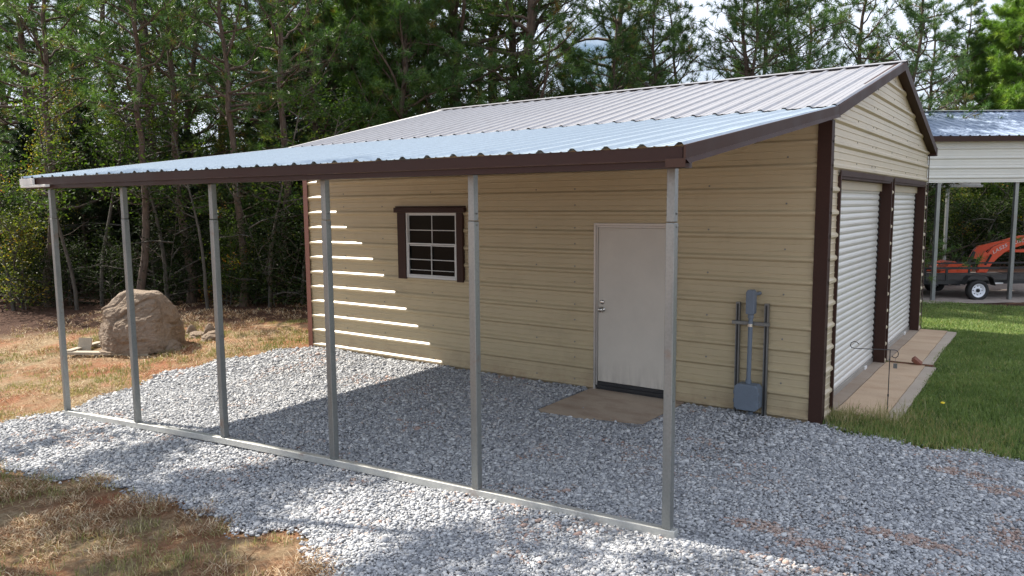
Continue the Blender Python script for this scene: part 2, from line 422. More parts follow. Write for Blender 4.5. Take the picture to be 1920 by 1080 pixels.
# window
wn = MB(); y0 = W-.05
wn.box((1.885, y0, WZ0-.02), (2.035, W+.06, 2.115)); wn.box((2.955, y0, WZ0-.02), (3.06, W+.06, 2.115))
wn.box((1.83, y0-.012, 2.118), (3.10, W+.06, 2.185)); wn.box((1.85, y0+.004, 2.187), (3.09, W+.03, 2.205))
win = wn.build('window', M['brown'], G, bevel=.003)
fr = MB(); yf = W-.035
fr.box((2.037, yf, 1.215), (2.065, W+.03, 2.115)); fr.box((2.925, yf, 1.215), (2.953, W+.03, 2.115))
fr.box((2.0655, yf+.001, 2.095), (2.9245, W+.03, 2.114)); fr.box((2.0655, yf-.004, 1.215), (2.9245, W+.03, 1.245))
def sash(z0, z1, y, t=.015):
    xa, xb = 2.066, 2.924
    fr.box((xa, y, z0), (xb, y+.02, z0+t)); fr.box((xa, y, z1-t), (xb, y+.02, z1))
    fr.box((xa, y, z0+t), (xa+t*.8, y+.02, z1-t)); fr.box((xb-t*.8, y, z0+t), (xb, y+.02, z1-t))
    xm = (xa+xb)/2; zm = (z0+z1)/2
    fr.box((xm-.005, y+.004, z0+t), (xm+.005, y+.016, z1-t)); fr.box((xa+t*.8, y+.003, zm-.005), (xb-t*.8, y+.013, zm+.005))
sash(1.66, 2.094, W-.012); sash(1.247, 1.70, W-.034, .018); fr.box((2.10, W-.03, 1.325), (2.89, W-.015, 1.332))
M['win_white'] = simple('aged_white_vinyl', (.58, .58, .56), .5, 0, .06); fr.build('window_frame', M['win_white'], win)
gl = MB(); gl.box((2.05, W-.003, 1.23), (2.94, W+.004, 2.10)); gl.build('pane', M['glass'], win)
# door
dm = MB(); yd = W-.03
dm.box((DX0-.012, yd, .0), (DX0+.014, W+.06, DZ1+.02)); dm.box((DX1-.014, yd, .0), (DX1+.012, W+.06, DZ1+.02)); dm.box((DX0+.0145, yd, DZ1-.008), (DX1-.0145, W+.06, DZ1+.02))
dm.box((DX0+.0145, yd+.014, .06), (DX0+.034, W+.06, DZ1-.009)); dm.box((DX1-.034, yd+.014, .06), (DX1-.0145, W+.06, DZ1-.009)); dm.box((DX0+.0345, yd+.014, DZ1-.032), (DX1-.0345, W+.06, DZ1-.009))
dfr = dm.build('door_frame', M['alu'], G, bevel=.002)
mb = MB(); mb.box((DX0+.036, W-.004, .125), (DX1-.036, W+.04, DZ1-.034)); dl = mb.build('door', M['door'], G, bevel=.003)
mb = MB()
for z, r in ((1.073, .026), (.985, .03)):
    mb.lathe((5.128, W-.004, z), (0, -1, 0), [(r*1.15, 0), (r*1.15, .006), (r*.5, .012), (r*.5, .03), (r, .038), (r*1.02, .052), (r*.8, .066), (0, .070)] if z < 1.05 else [(r*1.1, 0), (r, .016), (r*.6, .02), (0, .02)], 20)
mb.build('door_knob', M['chrome'], dl, smooth=True)
mb = MB(); mb.box((DX0+.015, W-.024, .052), (DX1-.015, W+.06, .080)); mb.box((DX0+.015, W-.012, .082), (DX1-.015, W+.05, .121)); mb.box((DX0+.015, W-.004, -.03), (DX1-.015, W+.04, .050)); mb.build('threshold', M['blackmetal'], G)
# roll-up doors
for (ya, yb) in OP:
    mb = MB(); xc = XR-.125; z = .10; vs = []; pr = []
    pitch = .0762
    while z < 2.44:
        for q, dx in ((0, 0), (.2, .010), (.45, .013), (.7, .010), (.92, 0)): pr.append((z+q*pitch, dx))
        z += pitch
    for zz, dx in pr: vs += [(xc+dx, ya+.035, zz), (xc+dx, yb-.035, zz)]
    mb.add(vs, [(2*i, 2*i+1, 2*i+3, 2*i+2) for i in range(len(pr)-1)])
    rd = mb.build('roll_up_door', M['curtain'], G)
    mb = MB(); mb.box((xc-.01, ya+.03, .012), (xc+.02, yb-.03, .098)); mb.build('bottom_bar', M['alu'], rd)
    mb = MB(); mb.box((xc+.021, yb-.62, .03), (xc+.034, yb-.5, .085)); mb.build('latch_plate', M['white'], rd)
    for y in (ya, yb):       # jambs: inner brown faces and outer lip
        mb = MB(); s = 1 if y == ya else -1
        mb.box((XR-.16, min(y, y+s*.008), -.03), (XR+.001, max(y, y+s*.008), OZ-.006))
        mb.box((XR-.001, min(y-s*.03, y+s*.010), -.03), (XR+.030, max(y-s*.03, y+s*.010), OZ-.006))
        mb.build('jamb_trim', M['brown'], G)
    mb = MB(); mb.box((XR+.0205, ya-.03, OZ-.004), (XR+.032, yb+.03, OZ+.055)); mb.box((XR-.1, ya+.009, OZ-.03), (XR+.0195, yb-.009, OZ-.0045)); mb.build('header_trim', M['brown'], G)
    mb = MB(); mb.box((XR-.105, ya+.01, OZ-.13), (XR-.09, yb-.01, OZ-.031)); mb.build('header_panel', M['gable'], G)
    for y, s in ((ya+.009, 1), (yb-.009, -1)):
        mb = MB()                                                # scalloped dark brush guide beside the curtain
        mb.box((xc-.03, min(y, y+s*.030), .0), (xc+.006, max(y, y+s*.030), OZ-.14))
        zz = .1
        while zz < 2.3: mb.box((xc+.004, min(y, y+s*.028), zz), (xc+.022, max(y, y+s*.028), zz+.034)); zz += pitch
        mb.build('door_guide', M['dark'], G)

# ------------------------------------------------------------------ lean-to
L = empty('lean_to', (3.7, -.1, 0), 'open lean-to shelter on six galvanised posts with bluish ribbed metal roof', 'lean-to')
def kf(x): return (7.68-x)/7.8
def ye(x): return -.243-.215*kf(x)
def ze(x): return 2.534+.023*kf(x)
XE2, XW2 = 7.69, -.125
mb = MB(); pr = rib_profile(XW2, XE2, 7.664, h=.019, half=.034, top=.010)
N = 10; n = Vector((0, -.15, 1)).normalized()
for j in range(N):
    a, b = j/N, (j+1)/N; vs = []
    for v, hh in pr:
        for t in (a, b):
            wob = .005*mnoise.noise(Vector((v*1.1, t*7, 3.3)))
            yy, zz = YK+.0, ZK-.003
            vs.append(Vector((v, yy+(ye(v)-yy)*t, zz+(ze(v)-zz)*t)) + n*(hh+wob))
    mb.add(vs, [(2*i, 2*i+2, 2*i+3, 2*i+1) for i in range(len(pr)-1)])
mb.build('roof', M['roof_new'], L)
# gutterless fascia: two stepped brown bands following the skewed eave
def band(dy, t, z0, z1, x0=XW2+.02, x1=XE2-.012):
    mb = MB(); vs = []
    for x in (x0, x1):
        yy = ye(x)+dy; zz = ze(x)
        vs += [(x, yy, zz+z0), (x, yy+t, zz+z0), (x, yy+t, zz+z1), (x, yy, zz+z1)]
    mb.add(vs, [(0, 4, 5, 1), (1, 5, 6, 2), (2, 6, 7, 3), (3, 7, 4, 0), (0, 1, 2, 3), (7, 6, 5, 4)]); return mb
band(.008, .012, -.080, -.004).build('fascia', M['fascia_brown'], L)
band(.024, .12, -.119, -.0805).build('eave_beam', M['fascia_brown'], L)
# right rake with lighter lower lip
mb = MB()
A = Vector((XE2+.012, ye(XE2)-.004, ze(XE2))); B = Vector((XE2+.012, YK-.012, ZK))
def rk(x0, x1, z0, z1, zi0=None):
    mb.prism([A+Vector((x0, 0, z0)), B+Vector((x0, 0, z0)), B+Vector((x0, 0, z1)), A+Vector((x0, 0, z1))], (x1-x0, 0, 0))
rk(-.014, 0, -.072, .004)
mb.add([A+Vector((0, 0, -.0722)), B+Vector((0, 0, -.0722)), B+Vector((.022, 0, -.098)), A+Vector((.022, 0, -.098)),
        A+Vector((-.09, 0, -.100)), B+Vector((-.09, 0, -.100))], [(0, 3, 2, 1), (3, 4, 5, 2)])
mb.build('rake_trim', M['brown'], L)
mb = MB(); mb.box((XE2-.105, ye(XE2)-.014, ze(XE2)-.118), (XE2+.013, ye(XE2)+.05, ze(XE2)-.070)); mb.build('corner_return', M['brown'], L)
mb = MB()
A = Vector((XW2-.012, ye(XW2)-.004, ze(XW2))); B = Vector((XW2-.012, YK-.012, ZK))
rk(0, .014, -.095, .018); mb.build('rake_trim', M['trim_white'], L)
mb = MB(); mb.box((XW2-.02, ye(XW2)-.02, ze(XW2)-.078), (XW2+.30, ye(XW2)+.006, ze(XW2)-.008)); 
mb.box((XW2+.02, ye(XW2)-.03, ze(XW2)-.108), (XW2+.62, ye(XW2)+.022, ze(XW2)-.082)); mb.build('end_cap', M['trim_white'], L, bevel=.003)
# rafters and purlins underneath
PX = [.013+1.5078*i for i in range(6)]; PX[5] = 7.535
PZ = [-.1651, -.0744, .013, .0769, .1288, .1812]
PY = [-.234*(5-i)/5 for i in range(6)]
for i, x in enumerate(PX):
    mb = MB(); a = Vector((x-.058, PY[i]+.06, 2.475)); b = Vector((x-.058, W-.03, 3.01))
    mb.prism([a, b, b+Vector((0, 0, .045)), a+Vector((0, 0, .045))], (.052, 0, 0)); mb.build('rafter', M['galv'], L)
for t in (.33, .66):
    mb = MB(); y = YK+(-.3-YK)*t; z = ZK+(2.54-ZK)*t-.025; mb.box((XW2+.05, y-.03, z-.03), (XE2-.05, y+.03, z)); mb.build('purlin', M['galv'], L)
# posts
for i, x in enumerate(PX):
    y, z0 = PY[i], PZ[i]
    mb = MB(); mb.box((x-.058, y, z0), (x, y+.058, 2.10)); p = mb.build('post', M['galv'], L, bevel=.005)
    mb = MB(); mb.box((x-.0555, y+.0025, 2.104), (x-.0025, y+.0555, 2.428)); mb.build('post_sleeve', M['galv'], p, bevel=.004)
    for dz in (.05, -.03, -1.1):
        mb = MB(); mb.lathe((x, y+.03, 2.104+dz), (1, 0, 0), [(.006, -.002), (.006, .004), (0, .006)], 8); mb.build('bolt', M['strut'], p)
# base rail
mb = MB(); vs = []
for i in range(len(PX)):
    x = PX[i]+(.03 if i == 5 else (-.07 if i == 0 else -.02)); y, z = PY[i]-.001, PZ[i]-.0005
    vs += [(x, y, z-.058), (x, y+.06, z-.058), (x, y+.06, z), (x, y, z)]
fs = [(0, 1, 2, 3), (23, 22, 21, 20)]
for i in range(5):
    a, b = i*4, i*4+4; fs += [(a, b, b+1, a+1), (a+1, b+1, b+2, a+2), (a+2, b+2, b+3, a+3), (a+3, b+3, b, a)]
mb.add(vs, fs); mb.build('base_rail', M['galv_rail'], L, bevel=.004)

# ------------------------------------------------------------------ electrical service on wall
Eo = empty('conduit_assembly', (6.88, 3.45, 0), 'grey electrical box with vertical conduit between two steel struts on tan wall', 'electrical box')
for x in (6.735, 7.03):
    mb = MB()
    mb.box((x, W-.064, -.02), (x+.042, W-.022, 1.19)); mb.cur = 1
    mb.box((x+.012, W-.0665, 0), (x+.030, W-.060, 1.175))
    mb.build('strut', [M['strut'], M['dark']], Eo)
mb = MB(); mb.box((6.71, W-.106, .965), (7.095, W-.068, 1.0)); mb.build('crossbar', M['strut'], Eo, bevel=.003)
mb = MB(); mb.tube([(6.908, W-.13, .34), (6.915, W-.13, 1.09)], .023, 16); mb.tube([(6.93, W-.10, -.05), (6.93, W-.10, .06)], .026, 12); mb.build('conduit', M['box_grey'], Eo, smooth=False)
mb = MB(); mb.tube([(6.908, W-.13, .362), (6.908, W-.13, .40)], .030, 16); mb.build('coupling', M['box_grey'], Eo)
mb = MB(); mb.tube([(6.912, W-.13, .955), (6.912, W-.13, .985)], .030, 16); mb.build('conduit_clamp', M['chrome'], Eo)
mb = MB(); mb.tube([(6.914, W-.13, 1.04), (6.914, W-.13, 1.09)], .030, 16)
CDX = .035
prof = [(6.838, 1.10), (6.845, 1.085), (6.915, 1.085), (6.925, 1.10), (6.925, 1.31), (6.905, 1.335), (6.855, 1.335), (6.838, 1.31)]
mb.prism([(x+CDX, W-.175, z) for x, z in prof], (0, .085, 0)); mb.tube([(6.94, W-.10, 1.29), (6.965, W+.0, 1.29)], .02, 10); mb.build('conduit_body', M['box_grey'], Eo, bevel=.006)
mb = MB(); c = .03; x0, x1, z0, z1 = 6.785, 7.035, .09, .36
mb.prism([(x, W-.21, z) for x, z in ((x0+c, z0), (x1-c, z0), (x1, z0+c), (x1, z1-c), (x1-c, z1), (x0+c, z1), (x0, z1-c), (x0, z0+c))], (0, .14, 0))
jb = mb.build('junction_box', M['box_grey'], Eo, bevel=.008)
for x in (x0-.010, x1-.006):
    for z in (z0+.09, z1-.09): mb = MB(); mb.box((x, W-.20, z-.02), (x+.016, W-.17, z+.02)); mb.build('latch', M['box_grey'], jb, bevel=.002)

# ------------------------------------------------------------------ setting: terrain
def grid(xs, ys):
    X, Y = np.meshgrid(xs, ys); Z = gh(X, Y)
    V = np.stack([X, Y, Z], -1).reshape(-1, 3); nx = len(xs)
    i = np.arange((len(ys)-1)*(nx-1)); a = (i//(nx-1))*nx + i % (nx-1)
    return V, np.stack([a, a+1, a+nx+1, a+nx], 1)
xs = np.concatenate([[-400, -150, -70, -40], np.arange(-26, 16, .25), [18, 24, 40, 90, 200, 400]])
ys = np.concatenate([[-400, -120, -50, -25], np.arange(-12, 32, .25), [36, 45, 70, 150, 400]])
V, F = grid(xs, ys)
V[:, 2] += np.array([.035*mnoise.noise(Vector((x*.7, y*.7, 0))) if (x < -.8 or y > 15 or (y < -1.3 and x < 5.5)) else 0 for x, y, z in V])
tag(bulk('ground', V, F, M['ground'], smooth=True), kind='structure')
GP = [(-9, -3.2), (-3, -1.9), (-.56, -.72), (-.28, -.13), (-.42, .45), (-.8, 1.38), (-.72, 2.18), (-.51, 2.77), (-.15, 3.41), (-.1, 3.53), (7.62, 3.53), (8.05, 3.26), (8.5, 3.21), (8.83, 3.26), (9.29, 3.36), (13, 3.7), (13, -9), (6.6, -9), (6.4, -2.6),
      (6.12, -1.43), (5.7, -1.24), (5.37, -1.13), (4.92, -1.32), (4.32, -1.18), (3.6, -1.29), (2.85, -1.17), (2.1, -1.46), (1.31, -1.42), (-.5, -2.4), (-3, -3.4), (-9, -4.8)]
def inpoly(x, y, poly=GP):
    x = np.asarray(x); y = np.asarray(y); c = np.zeros(x.shape, bool); n = len(poly)
    for i in range(n):
        (x1, y1), (x2, y2) = poly[i], poly[i-1]
        with np.errstate(divide='ignore', invalid='ignore'):
            c ^= ((y1 > y) != (y2 > y)) & (x < (x2-x1)*(y-y1)/(y2-y1+1e-12)+x1)
    return c
# gravel bed sheet
xs = np.arange(-9, 13, .08); ys = np.arange(-9, 3.7, .08)
V, F = grid(xs, ys); V[:, 2] += .004
cx = V[F].mean(1); k = inpoly(cx[:, 0]+.10*np.sin(cx[:, 1]*7+cx[:, 0]*3), cx[:, 1]+.06*np.sin(cx[:, 0]*9)); F = F[k]
V[:, 2] += .006*np.sin(V[:, 0]*3.1)*np.sin(V[:, 1]*2.3)+.006
used, inv = np.unique(F, return_inverse=True); V = V[used]; F = inv.reshape(F.shape)
tag(bulk('gravel_bed', V, F, M['gbed'], smooth=True), kind='structure')

def infrustum(x, y, m=.18):
    dx = x-CAM.x; dy = y-CAM.y
    d = dx*FH.x+dy*FH.y; s = dx*r_.x+dy*r_.y
    dn = 2.2/(np.maximum(d, .1))
    return (d > 1.6) & (np.abs(s)/np.maximum(d, .1) < .678+m) & (dn < .62), d
def vnoise(x, y, s, seed=0):
    """smooth value noise, vectorised"""
    r = np.random.default_rng(seed).random((64, 64)); x = x*s+100; y = y*s+100
    i = np.floor(x).astype(int); j = np.floor(y).astype(int); u = x-i; v = y-j; u = u*u*(3-2*u); v = v*v*(3-2*v)
    g = lambda a, b: r[a % 64, b % 64]
    return (g(i, j)*(1-u)+g(i+1, j)*u)*(1-v)+(g(i, j+1)*(1-u)+g(i+1, j+1)*u)*v
# stones
t = (1+5**.5)/2
ICO = np.array([(-1, t, 0), (1, t, 0), (-1, -t, 0), (1, -t, 0), (0, -1, t), (0, 1, t), (0, -1, -t), (0, 1, -t), (t, 0, -1), (t, 0, 1), (-t, 0, -1), (-t, 0, 1)])/1.902
ICF = np.array([(0,11,5),(0,5,1),(0,1,7),(0,7,10),(0,10,11),(1,5,9),(5,11,4),(11,10,2),(10,7,6),(7,1,8),(3,9,4),(3,4,2),(3,2,6),(3,6,8),(3,8,9),(4,9,5),(2,4,11),(6,2,10),(8,6,7),(9,8,1)])
def stones(name, pts, size, mat, rnd=None):
    n = len(pts); sc = size[:, None]*np.stack([rng.uniform(.42, .66, n), rng.uniform(.34, .5, n), rng.uniform(.2, .34, n)], 1)
    B = ICO[None]*rng.uniform(.60, 1.30, (n, 12, 1))*sc[:, None, :]
    # random rotation: tilt then spin
    a = rng.normal(0, .38, n); c, s = np.cos(a)[:, None], np.sin(a)[:, None]
    y, z = B[:, :, 1]*c-B[:, :, 2]*s, B[:, :, 1]*s+B[:, :, 2]*c
    a = rng.uniform(0, 6.283, n); c, s = np.cos(a)[:, None], np.sin(a)[:, None]
    x2, y2 = B[:, :, 0]*c-y*s, B[:, :, 0]*s+y*c
    V = np.stack([x2, y2, z], -1)+pts[:, None, :]
    F = (ICF[None]+12*np.arange(n)[:, None, None]).reshape(-1, 3)
    r = rng.random(n) if rnd is None else rnd
    return bulk(name, V.reshape(-1, 3), F, mat, np.repeat(r, 12))
def scatter(x0, x1, y0, y1, dens): 
    n = int((x1-x0)*(y1-y0)*dens); return rng.uniform(x0, x1, n), rng.uniform(y0, y1, n)
PP = []; SS = []
for (dmin, dmax, dens, size) in ((0, 4.6, 7500, .0195), (4.6, 6.5, 6000, .0205), (6.5, 10, 3800, .024), (10, 24, 1900, .030)):
    x, y = scatter(-6, 12.8, -6, 3.9, dens); ok, d = infrustum(x, y)
    ok &= (d >= dmin) & (d < dmax); x, y = x[ok], y[ok]
    jx, jy = x+rng.normal(0, .05, len(x))+.10*np.sin(y*7+x*3), y+rng.normal(0, .05, len(x))+.06*np.sin(x*9)
    ok = inpoly(jx, jy) & ~((x > 4.95) & (x < 6.2) & (y > 2.26) & (y < 3.6) & (rng.random(len(x)) > .004)) & (y < W-.01-.0*(x)) | (inpoly(jx, jy) & (x > 7.64))
    x, y = x[ok], y[ok]
    cl = vnoise(x, y, 1.7, 3)*.6+vnoise(x, y, 5, 4)*.4                         # bare clay patches at the right
    patch = (cl > .64) & (x > 6.9) & (rng.random(len(x)) < .6)
    x, y = x[~patch], y[~patch]
    s = size*rng.lognormal(0, .36, len(x)); z = gh(x, y)+.012+.006*np.sin(x*3.1)*np.sin(y*2.3)+rng.uniform(-.006, .012, len(x))
    z += .02*(vnoise(x, y, 2.2, 9)-.5)*(size < .04)
    PP.append(np.stack([x, y, z], 1)); SS.append(s)
PP = np.concatenate(PP); SS = np.concatenate(SS)
print('stones', len(PP))
print('stones', len(PP)); rr = rng.random(len(PP)); redz = vnoise(PP[:, 0], PP[:, 1], 1.3, 5)*.5+vnoise(PP[:, 0], PP[:, 1], 4, 6)*.5
cz = np.zeros(len(PP))
for ex, ey, ea, eb in ((7.95, .48, .30, .13), (8.3, .33, .22, .10), (8.9, 2.55, .30, .14), (9.2, 2.25, .26, .16), (8.75, .75, .4, .12), (9.4, 1.2, .3, .25)):
    cz = np.maximum(cz, 1-((PP[:, 0]-ex)/ea)**2-((PP[:, 1]-ey)/eb)**2)
red = ((redz > .66) & (rng.random(len(PP)) < .16)) | (rng.random(len(PP)) < .75*np.clip(cz*1.4, 0, 1)); rr = rr*.955; rr[red] = rng.uniform(.95, 1, red.sum())
tag(stones('gravel', PP, SS, M['stone'], rr), 'loose grey crushed gravel under and around the lean-to', 'gravel', kind='stuff')

# grass and straw blades
def blades(name, x, y, h, w, mat, rnd, lean=.5, z=None, flat=None):
    n = len(x); a = rng.uniform(0, 6.283, n); b = rng.uniform(0, 6.283, n)
    ln = np.abs(rng.normal(0, lean, n)) if flat is None else np.full(n, flat)+rng.normal(0, .15, n)
    z0 = gh(x, y) if z is None else z
    base = np.stack([x, y, z0], 1); wd = np.stack([np.cos(a), np.sin(a), 0*a], 1)*(w/2)[:, None]
    ld = np.stack([np.cos(b), np.sin(b), 0*b], 1)
    mid = base+ld*(h*.5*np.sin(ln*.6))[:, None]+np.array([0, 0, 1.])*(h*.55*np.cos(ln*.6))[:, None]
    tip = mid+ld*(h*.5*np.sin(np.minimum(ln*1.5, 1.7)))[:, None]+np.array([0, 0, 1.])*(h*.5*np.cos(np.minimum(ln*1.5, 1.7)))[:, None]
    V = np.stack([base-wd, base+wd, mid+wd*.8, mid-wd*.8, tip], 1).reshape(-1, 3)
    k = 5*np.arange(n)[:, None]
    F = np.concatenate([k+np.array([[0, 1, 2]]), k+np.array([[0, 2, 3]]), k+np.array([[3, 2, 4]])], 0)
    return bulk(name, V, F, mat, np.repeat(rnd, 5))
PADS = ((7.58, 8.23, 3.98, 6.98), (7.58, 8.16, 7.08, 10.28))
def onpad(x, y, m=0):
    k = np.zeros(x.shape, bool)
    for a, b, c, d in PADS: k |= (x > a-m) & (x < b-m) & (y > c+m) & (y < d-m)
    return k
X = []; 
for dmin, dmax, dens in ((0, 9.5, 5200), (9.5, 13, 3200), (13, 22, 1700)):
    x, y = scatter(6.4, 15, 2.9, 16.3, dens); ok, d = infrustum(x, y, .10); ok &= (d >= dmin) & (d < dmax)
    ok &= ~inpoly(x+rng.normal(0, .06, len(x)), y+rng.normal(0, .07, len(x))-.03) & ~onpad(x, y, .03) & ~((x < XR+.02) & (y < YB+.02))
    X.append(np.stack([x[ok], y[ok], d[ok]], 1))
X = np.concatenate(X); x, y, d = X.T
ht = .026+.038*vnoise(x, y, 2.5, 11)**1.5+.018*rng.random(len(x)); edge = (y < 4.3) & (x < 9.2); ht[edge] *= 1.2
rn = np.clip(rng.beta(2, 3, len(x))*.8+.35*(vnoise(x, y, 1.4, 12)-.45)+.25*(vnoise(x, y, 6, 13)-.5), 0, .93); dead = rng.random(len(x)) < np.where(edge, .30, .05); rn[dead] = rng.uniform(.9, 1, dead.sum())
print('lawn', len(x))
tag(blades('lawn_grass', x, y, ht, .0045+.00045*d, M['blade'], rn, .75), 'green mown grass on the right of the garage', 'grass', kind='stuff')
# dry grass on the left and in the foreground corner
def drypts(dens_near, dens_far):
    A = []
    for x0, x1, y0, y1 in ((-7.5, .2, -1.2, 7.5), (-3, 6.6, -4.2, -.9)):
        x, y = scatter(x0, x1, y0, y1, dens_near if y1 < 0 else dens_far); ok, d = infrustum(x, y, .1)
        ok &= ~inpoly(x+rng.normal(0, .05, len(x)), y+rng.normal(0, .05, len(x))) & ~((x > XL-.03) & (y > W-.03))
        A.append(np.stack([x[ok], y[ok], d[ok]], 1))
    return np.concatenate(A)
x, y, d = drypts(3000, 2200).T
m = vnoise(x, y, 1.2, 21)*.6+vnoise(x, y, 4, 22)*.4
tuft = vnoise(x, y, 7, 23)
ok = (m > .43) & (rng.random(len(x)) < .05+1.3*(tuft-.3)) & (y-.85*x < 7.3); x, y, d, m = x[ok], y[ok], d[ok], m[ok]; m = m+np.where(y > -.5, .10*np.clip(y-.85*x-1, 0, 4)/2, 0)
near = (y < -.9) & (x > -1)
ht = np.where(near, .045, .05)+.03*rng.random(len(x)); rn = np.clip(1.05-m+rng.normal(0, .22, len(x)), 0, 1)
print('dry', len(x))
tag(blades('dry_grass', x, y, ht, .003+.00042*d, M['dry'], rn, 1.1), 'thin yellowing grass on the red clay left of the gravel', 'grass', kind='stuff')
x, y, d = drypts(4200, 600).T
ok = (vnoise(x, y, 2.1, 31)*.5+vnoise(x, y, 5, 32)*.5 > .40+.17*rng.random(len(x))); x, y, d = x[ok], y[ok], d[ok]
ln = rng.uniform(.06, .14, len(x))
print('straw', len(x))
tag(blades('pine_straw', x, y, ln, (.0026+.0004*d), M['straw'], rng.random(len(x)), flat=1.5, z=gh(x, y)+.003+rng.random(len(x))*.012), 'fallen brown pine needles scattered over the clay', 'pine straw', kind='stuff')
# weeds at the garage corner beside the first pad
x = np.concatenate([rng.normal(7.72, .10, 420), rng.normal(8.02, .16, 420), rng.normal(8.25, .14, 200)]); y = np.concatenate([rng.normal(3.80, .13, 420), rng.normal(3.98, .14, 420), rng.normal(4.15, .2, 200)])
ok = (x > XR+.03); x, y = x[ok], y[ok]
tag(blades('weeds', x, y, rng.uniform(.06, .20, len(x)), np.full(len(x), .005), M['dry'], rng.random(len(x))*.9, .9), 'straggly dry weeds at the garage corner by the concrete pad', 'weeds', kind='stuff')

# concrete
def slab(name, x0, x1, y0, y1, z0, z1, mat, bev=.012, grooves=()):
    mb = MB(); nx = 14; ny = 30
    pts = [(x0+(x1-x0)*i/nx, y0+(y1-y0)*j/ny) for j in range(ny+1) for i in range(nx+1)]
    vs = [(x+(0 if 0 < i % (nx+1) < nx else .008*mnoise.noise(Vector((x, y*3, 1)))), y, z1+.004*mnoise.noise(Vector((x*2, y*2, 0)))) for i, (x, y) in enumerate(pts)]
    mb.add(vs, [(j*(nx+1)+i, j*(nx+1)+i+1, (j+1)*(nx+1)+i+1, (j+1)*(nx+1)+i) for j in range(ny) for i in range(nx)])
    b = [(x0, y0), (x1, y0), (x1, y1), (x0, y1)]
    ring = [i for i in range(nx+1)] + [j*(nx+1)+nx for j in range(1, ny+1)] + [ny*(nx+1)+i for i in range(nx-1, -1, -1)] + [j*(nx+1) for j in range(ny-1, 0, -1)]
    low = [(vs[i][0], vs[i][1], z0) for i in ring]; m = len(ring); base = len(vs)
    mb.add(low, []); 
    for q in range(m): mb.f.append((base+q, base+(q+1) % m, ring[(q+1) % m], ring[q])); mb.mi.append(0)
    return tag(mb.build(name, mat), kind='structure')
slab('door_pad', 4.99, 6.16, 2.30, 3.50, -.05, .028, M['slab'])
M['pad_dark'] = concrete('grey_brown_concrete', (.33, .26, .20), (.26, .18, .12), .45)
M['pad_edge'] = concrete('pale_concrete_edge', (.42, .35, .28), (.34, .27, .20), .5)
for (a, b, c, d), z in zip(PADS, (.045, .04)):
    slab('concrete_sill', 7.40, 7.622, c-.02 if c > 5 else c+.0, d, -.06, z, M['pad_dark'])
    slab('concrete_pad', 7.630, b-.135, c, d, -.06, z-.006, M['pad'])
    slab('concrete_edge', b-.130, b, c+.02, d-.015, -.06, z-.014, M['pad_edge'])
mb = MB(); mb.tube([(7.66, 7.03, .03), (8.20, 7.03, .03)], .022, 6); tag(mb.build('steel_bar', M['rust']), 'rusty steel bar lying in the gap between the two concrete pads', 'metal bar')
from mathutils import Matrix, Euler
mb = MB(); mb.box((7.93, 6.96, .05), (8.06, 7.04, .11), rot=Euler((.5, .7, .4)).to_matrix()); tag(mb.build('brick_fragment', M['brick'], bevel=.008), 'broken reddish brick piece tilted up between the concrete pads', 'brick')

# garden flag stand
Fs = empty('flag_stand', (8.08, 4.27, 0), 'thin black garden flag stand with two curled hooks beside the concrete pad', 'flag stand')
mb = MB(); bx, by = 8.08, 4.27; mb.tube([(bx, by, -.03), (bx, by, .69)], .0045, 8); mb.tube([(bx, by, .20), (bx, by, .225)], .008, 8); mb.tube([(bx, by, .58), (bx, by, .6)], .007, 8); mb.build('pole', M['blackmetal'], Fs)
def hp(s, z): return Vector((bx+r_.x*s, by+r_.y*s, z))
pts = [hp(-.325, .755), hp(-.345, .775), hp(-.375, .785), hp(-.405, .77), hp(-.415, .745), hp(-.40, .72), hp(-.37, .712), hp(-.2, .702), hp(0, .692), hp(.05, .69), hp(.075, .68), hp(.088, .655), hp(.083, .625), hp(.06, .607), hp(.035, .612), hp(.022, .63)]
mb = MB(); mb.tube(pts, .0042, 8); mb.build('hook_arm', M['blackmetal'], Fs, smooth=True)
mb = MB(); mb.tube([hp(.058, .607), hp(.058, .565)], .002, 6); mb.box(tuple(hp(.04, .50)-Vector((0, .006, 0))), tuple(hp(.04, .50)+Vector((.036, .008, .05)))); mb.build('clip', M['strut'], Fs)
# dandelion
D = empty('dandelion', (8.52, 4.86, 0), 'single small yellow flower in the lawn by the first concrete pad', 'flower')
mb = MB(); mb.tube([(8.52, 4.86, 0), (8.523, 4.862, .06)], .002, 5); mb.build('stem', M['blade'], D)
mb = MB(); mb.lathe((8.523, 4.862, .058), (0, -.3, 1), [(.004, 0), (.018, .006), (.022, .012), (.012, .018), (0, .02)], 12); mb.build('flower_head', M['flower'], D)

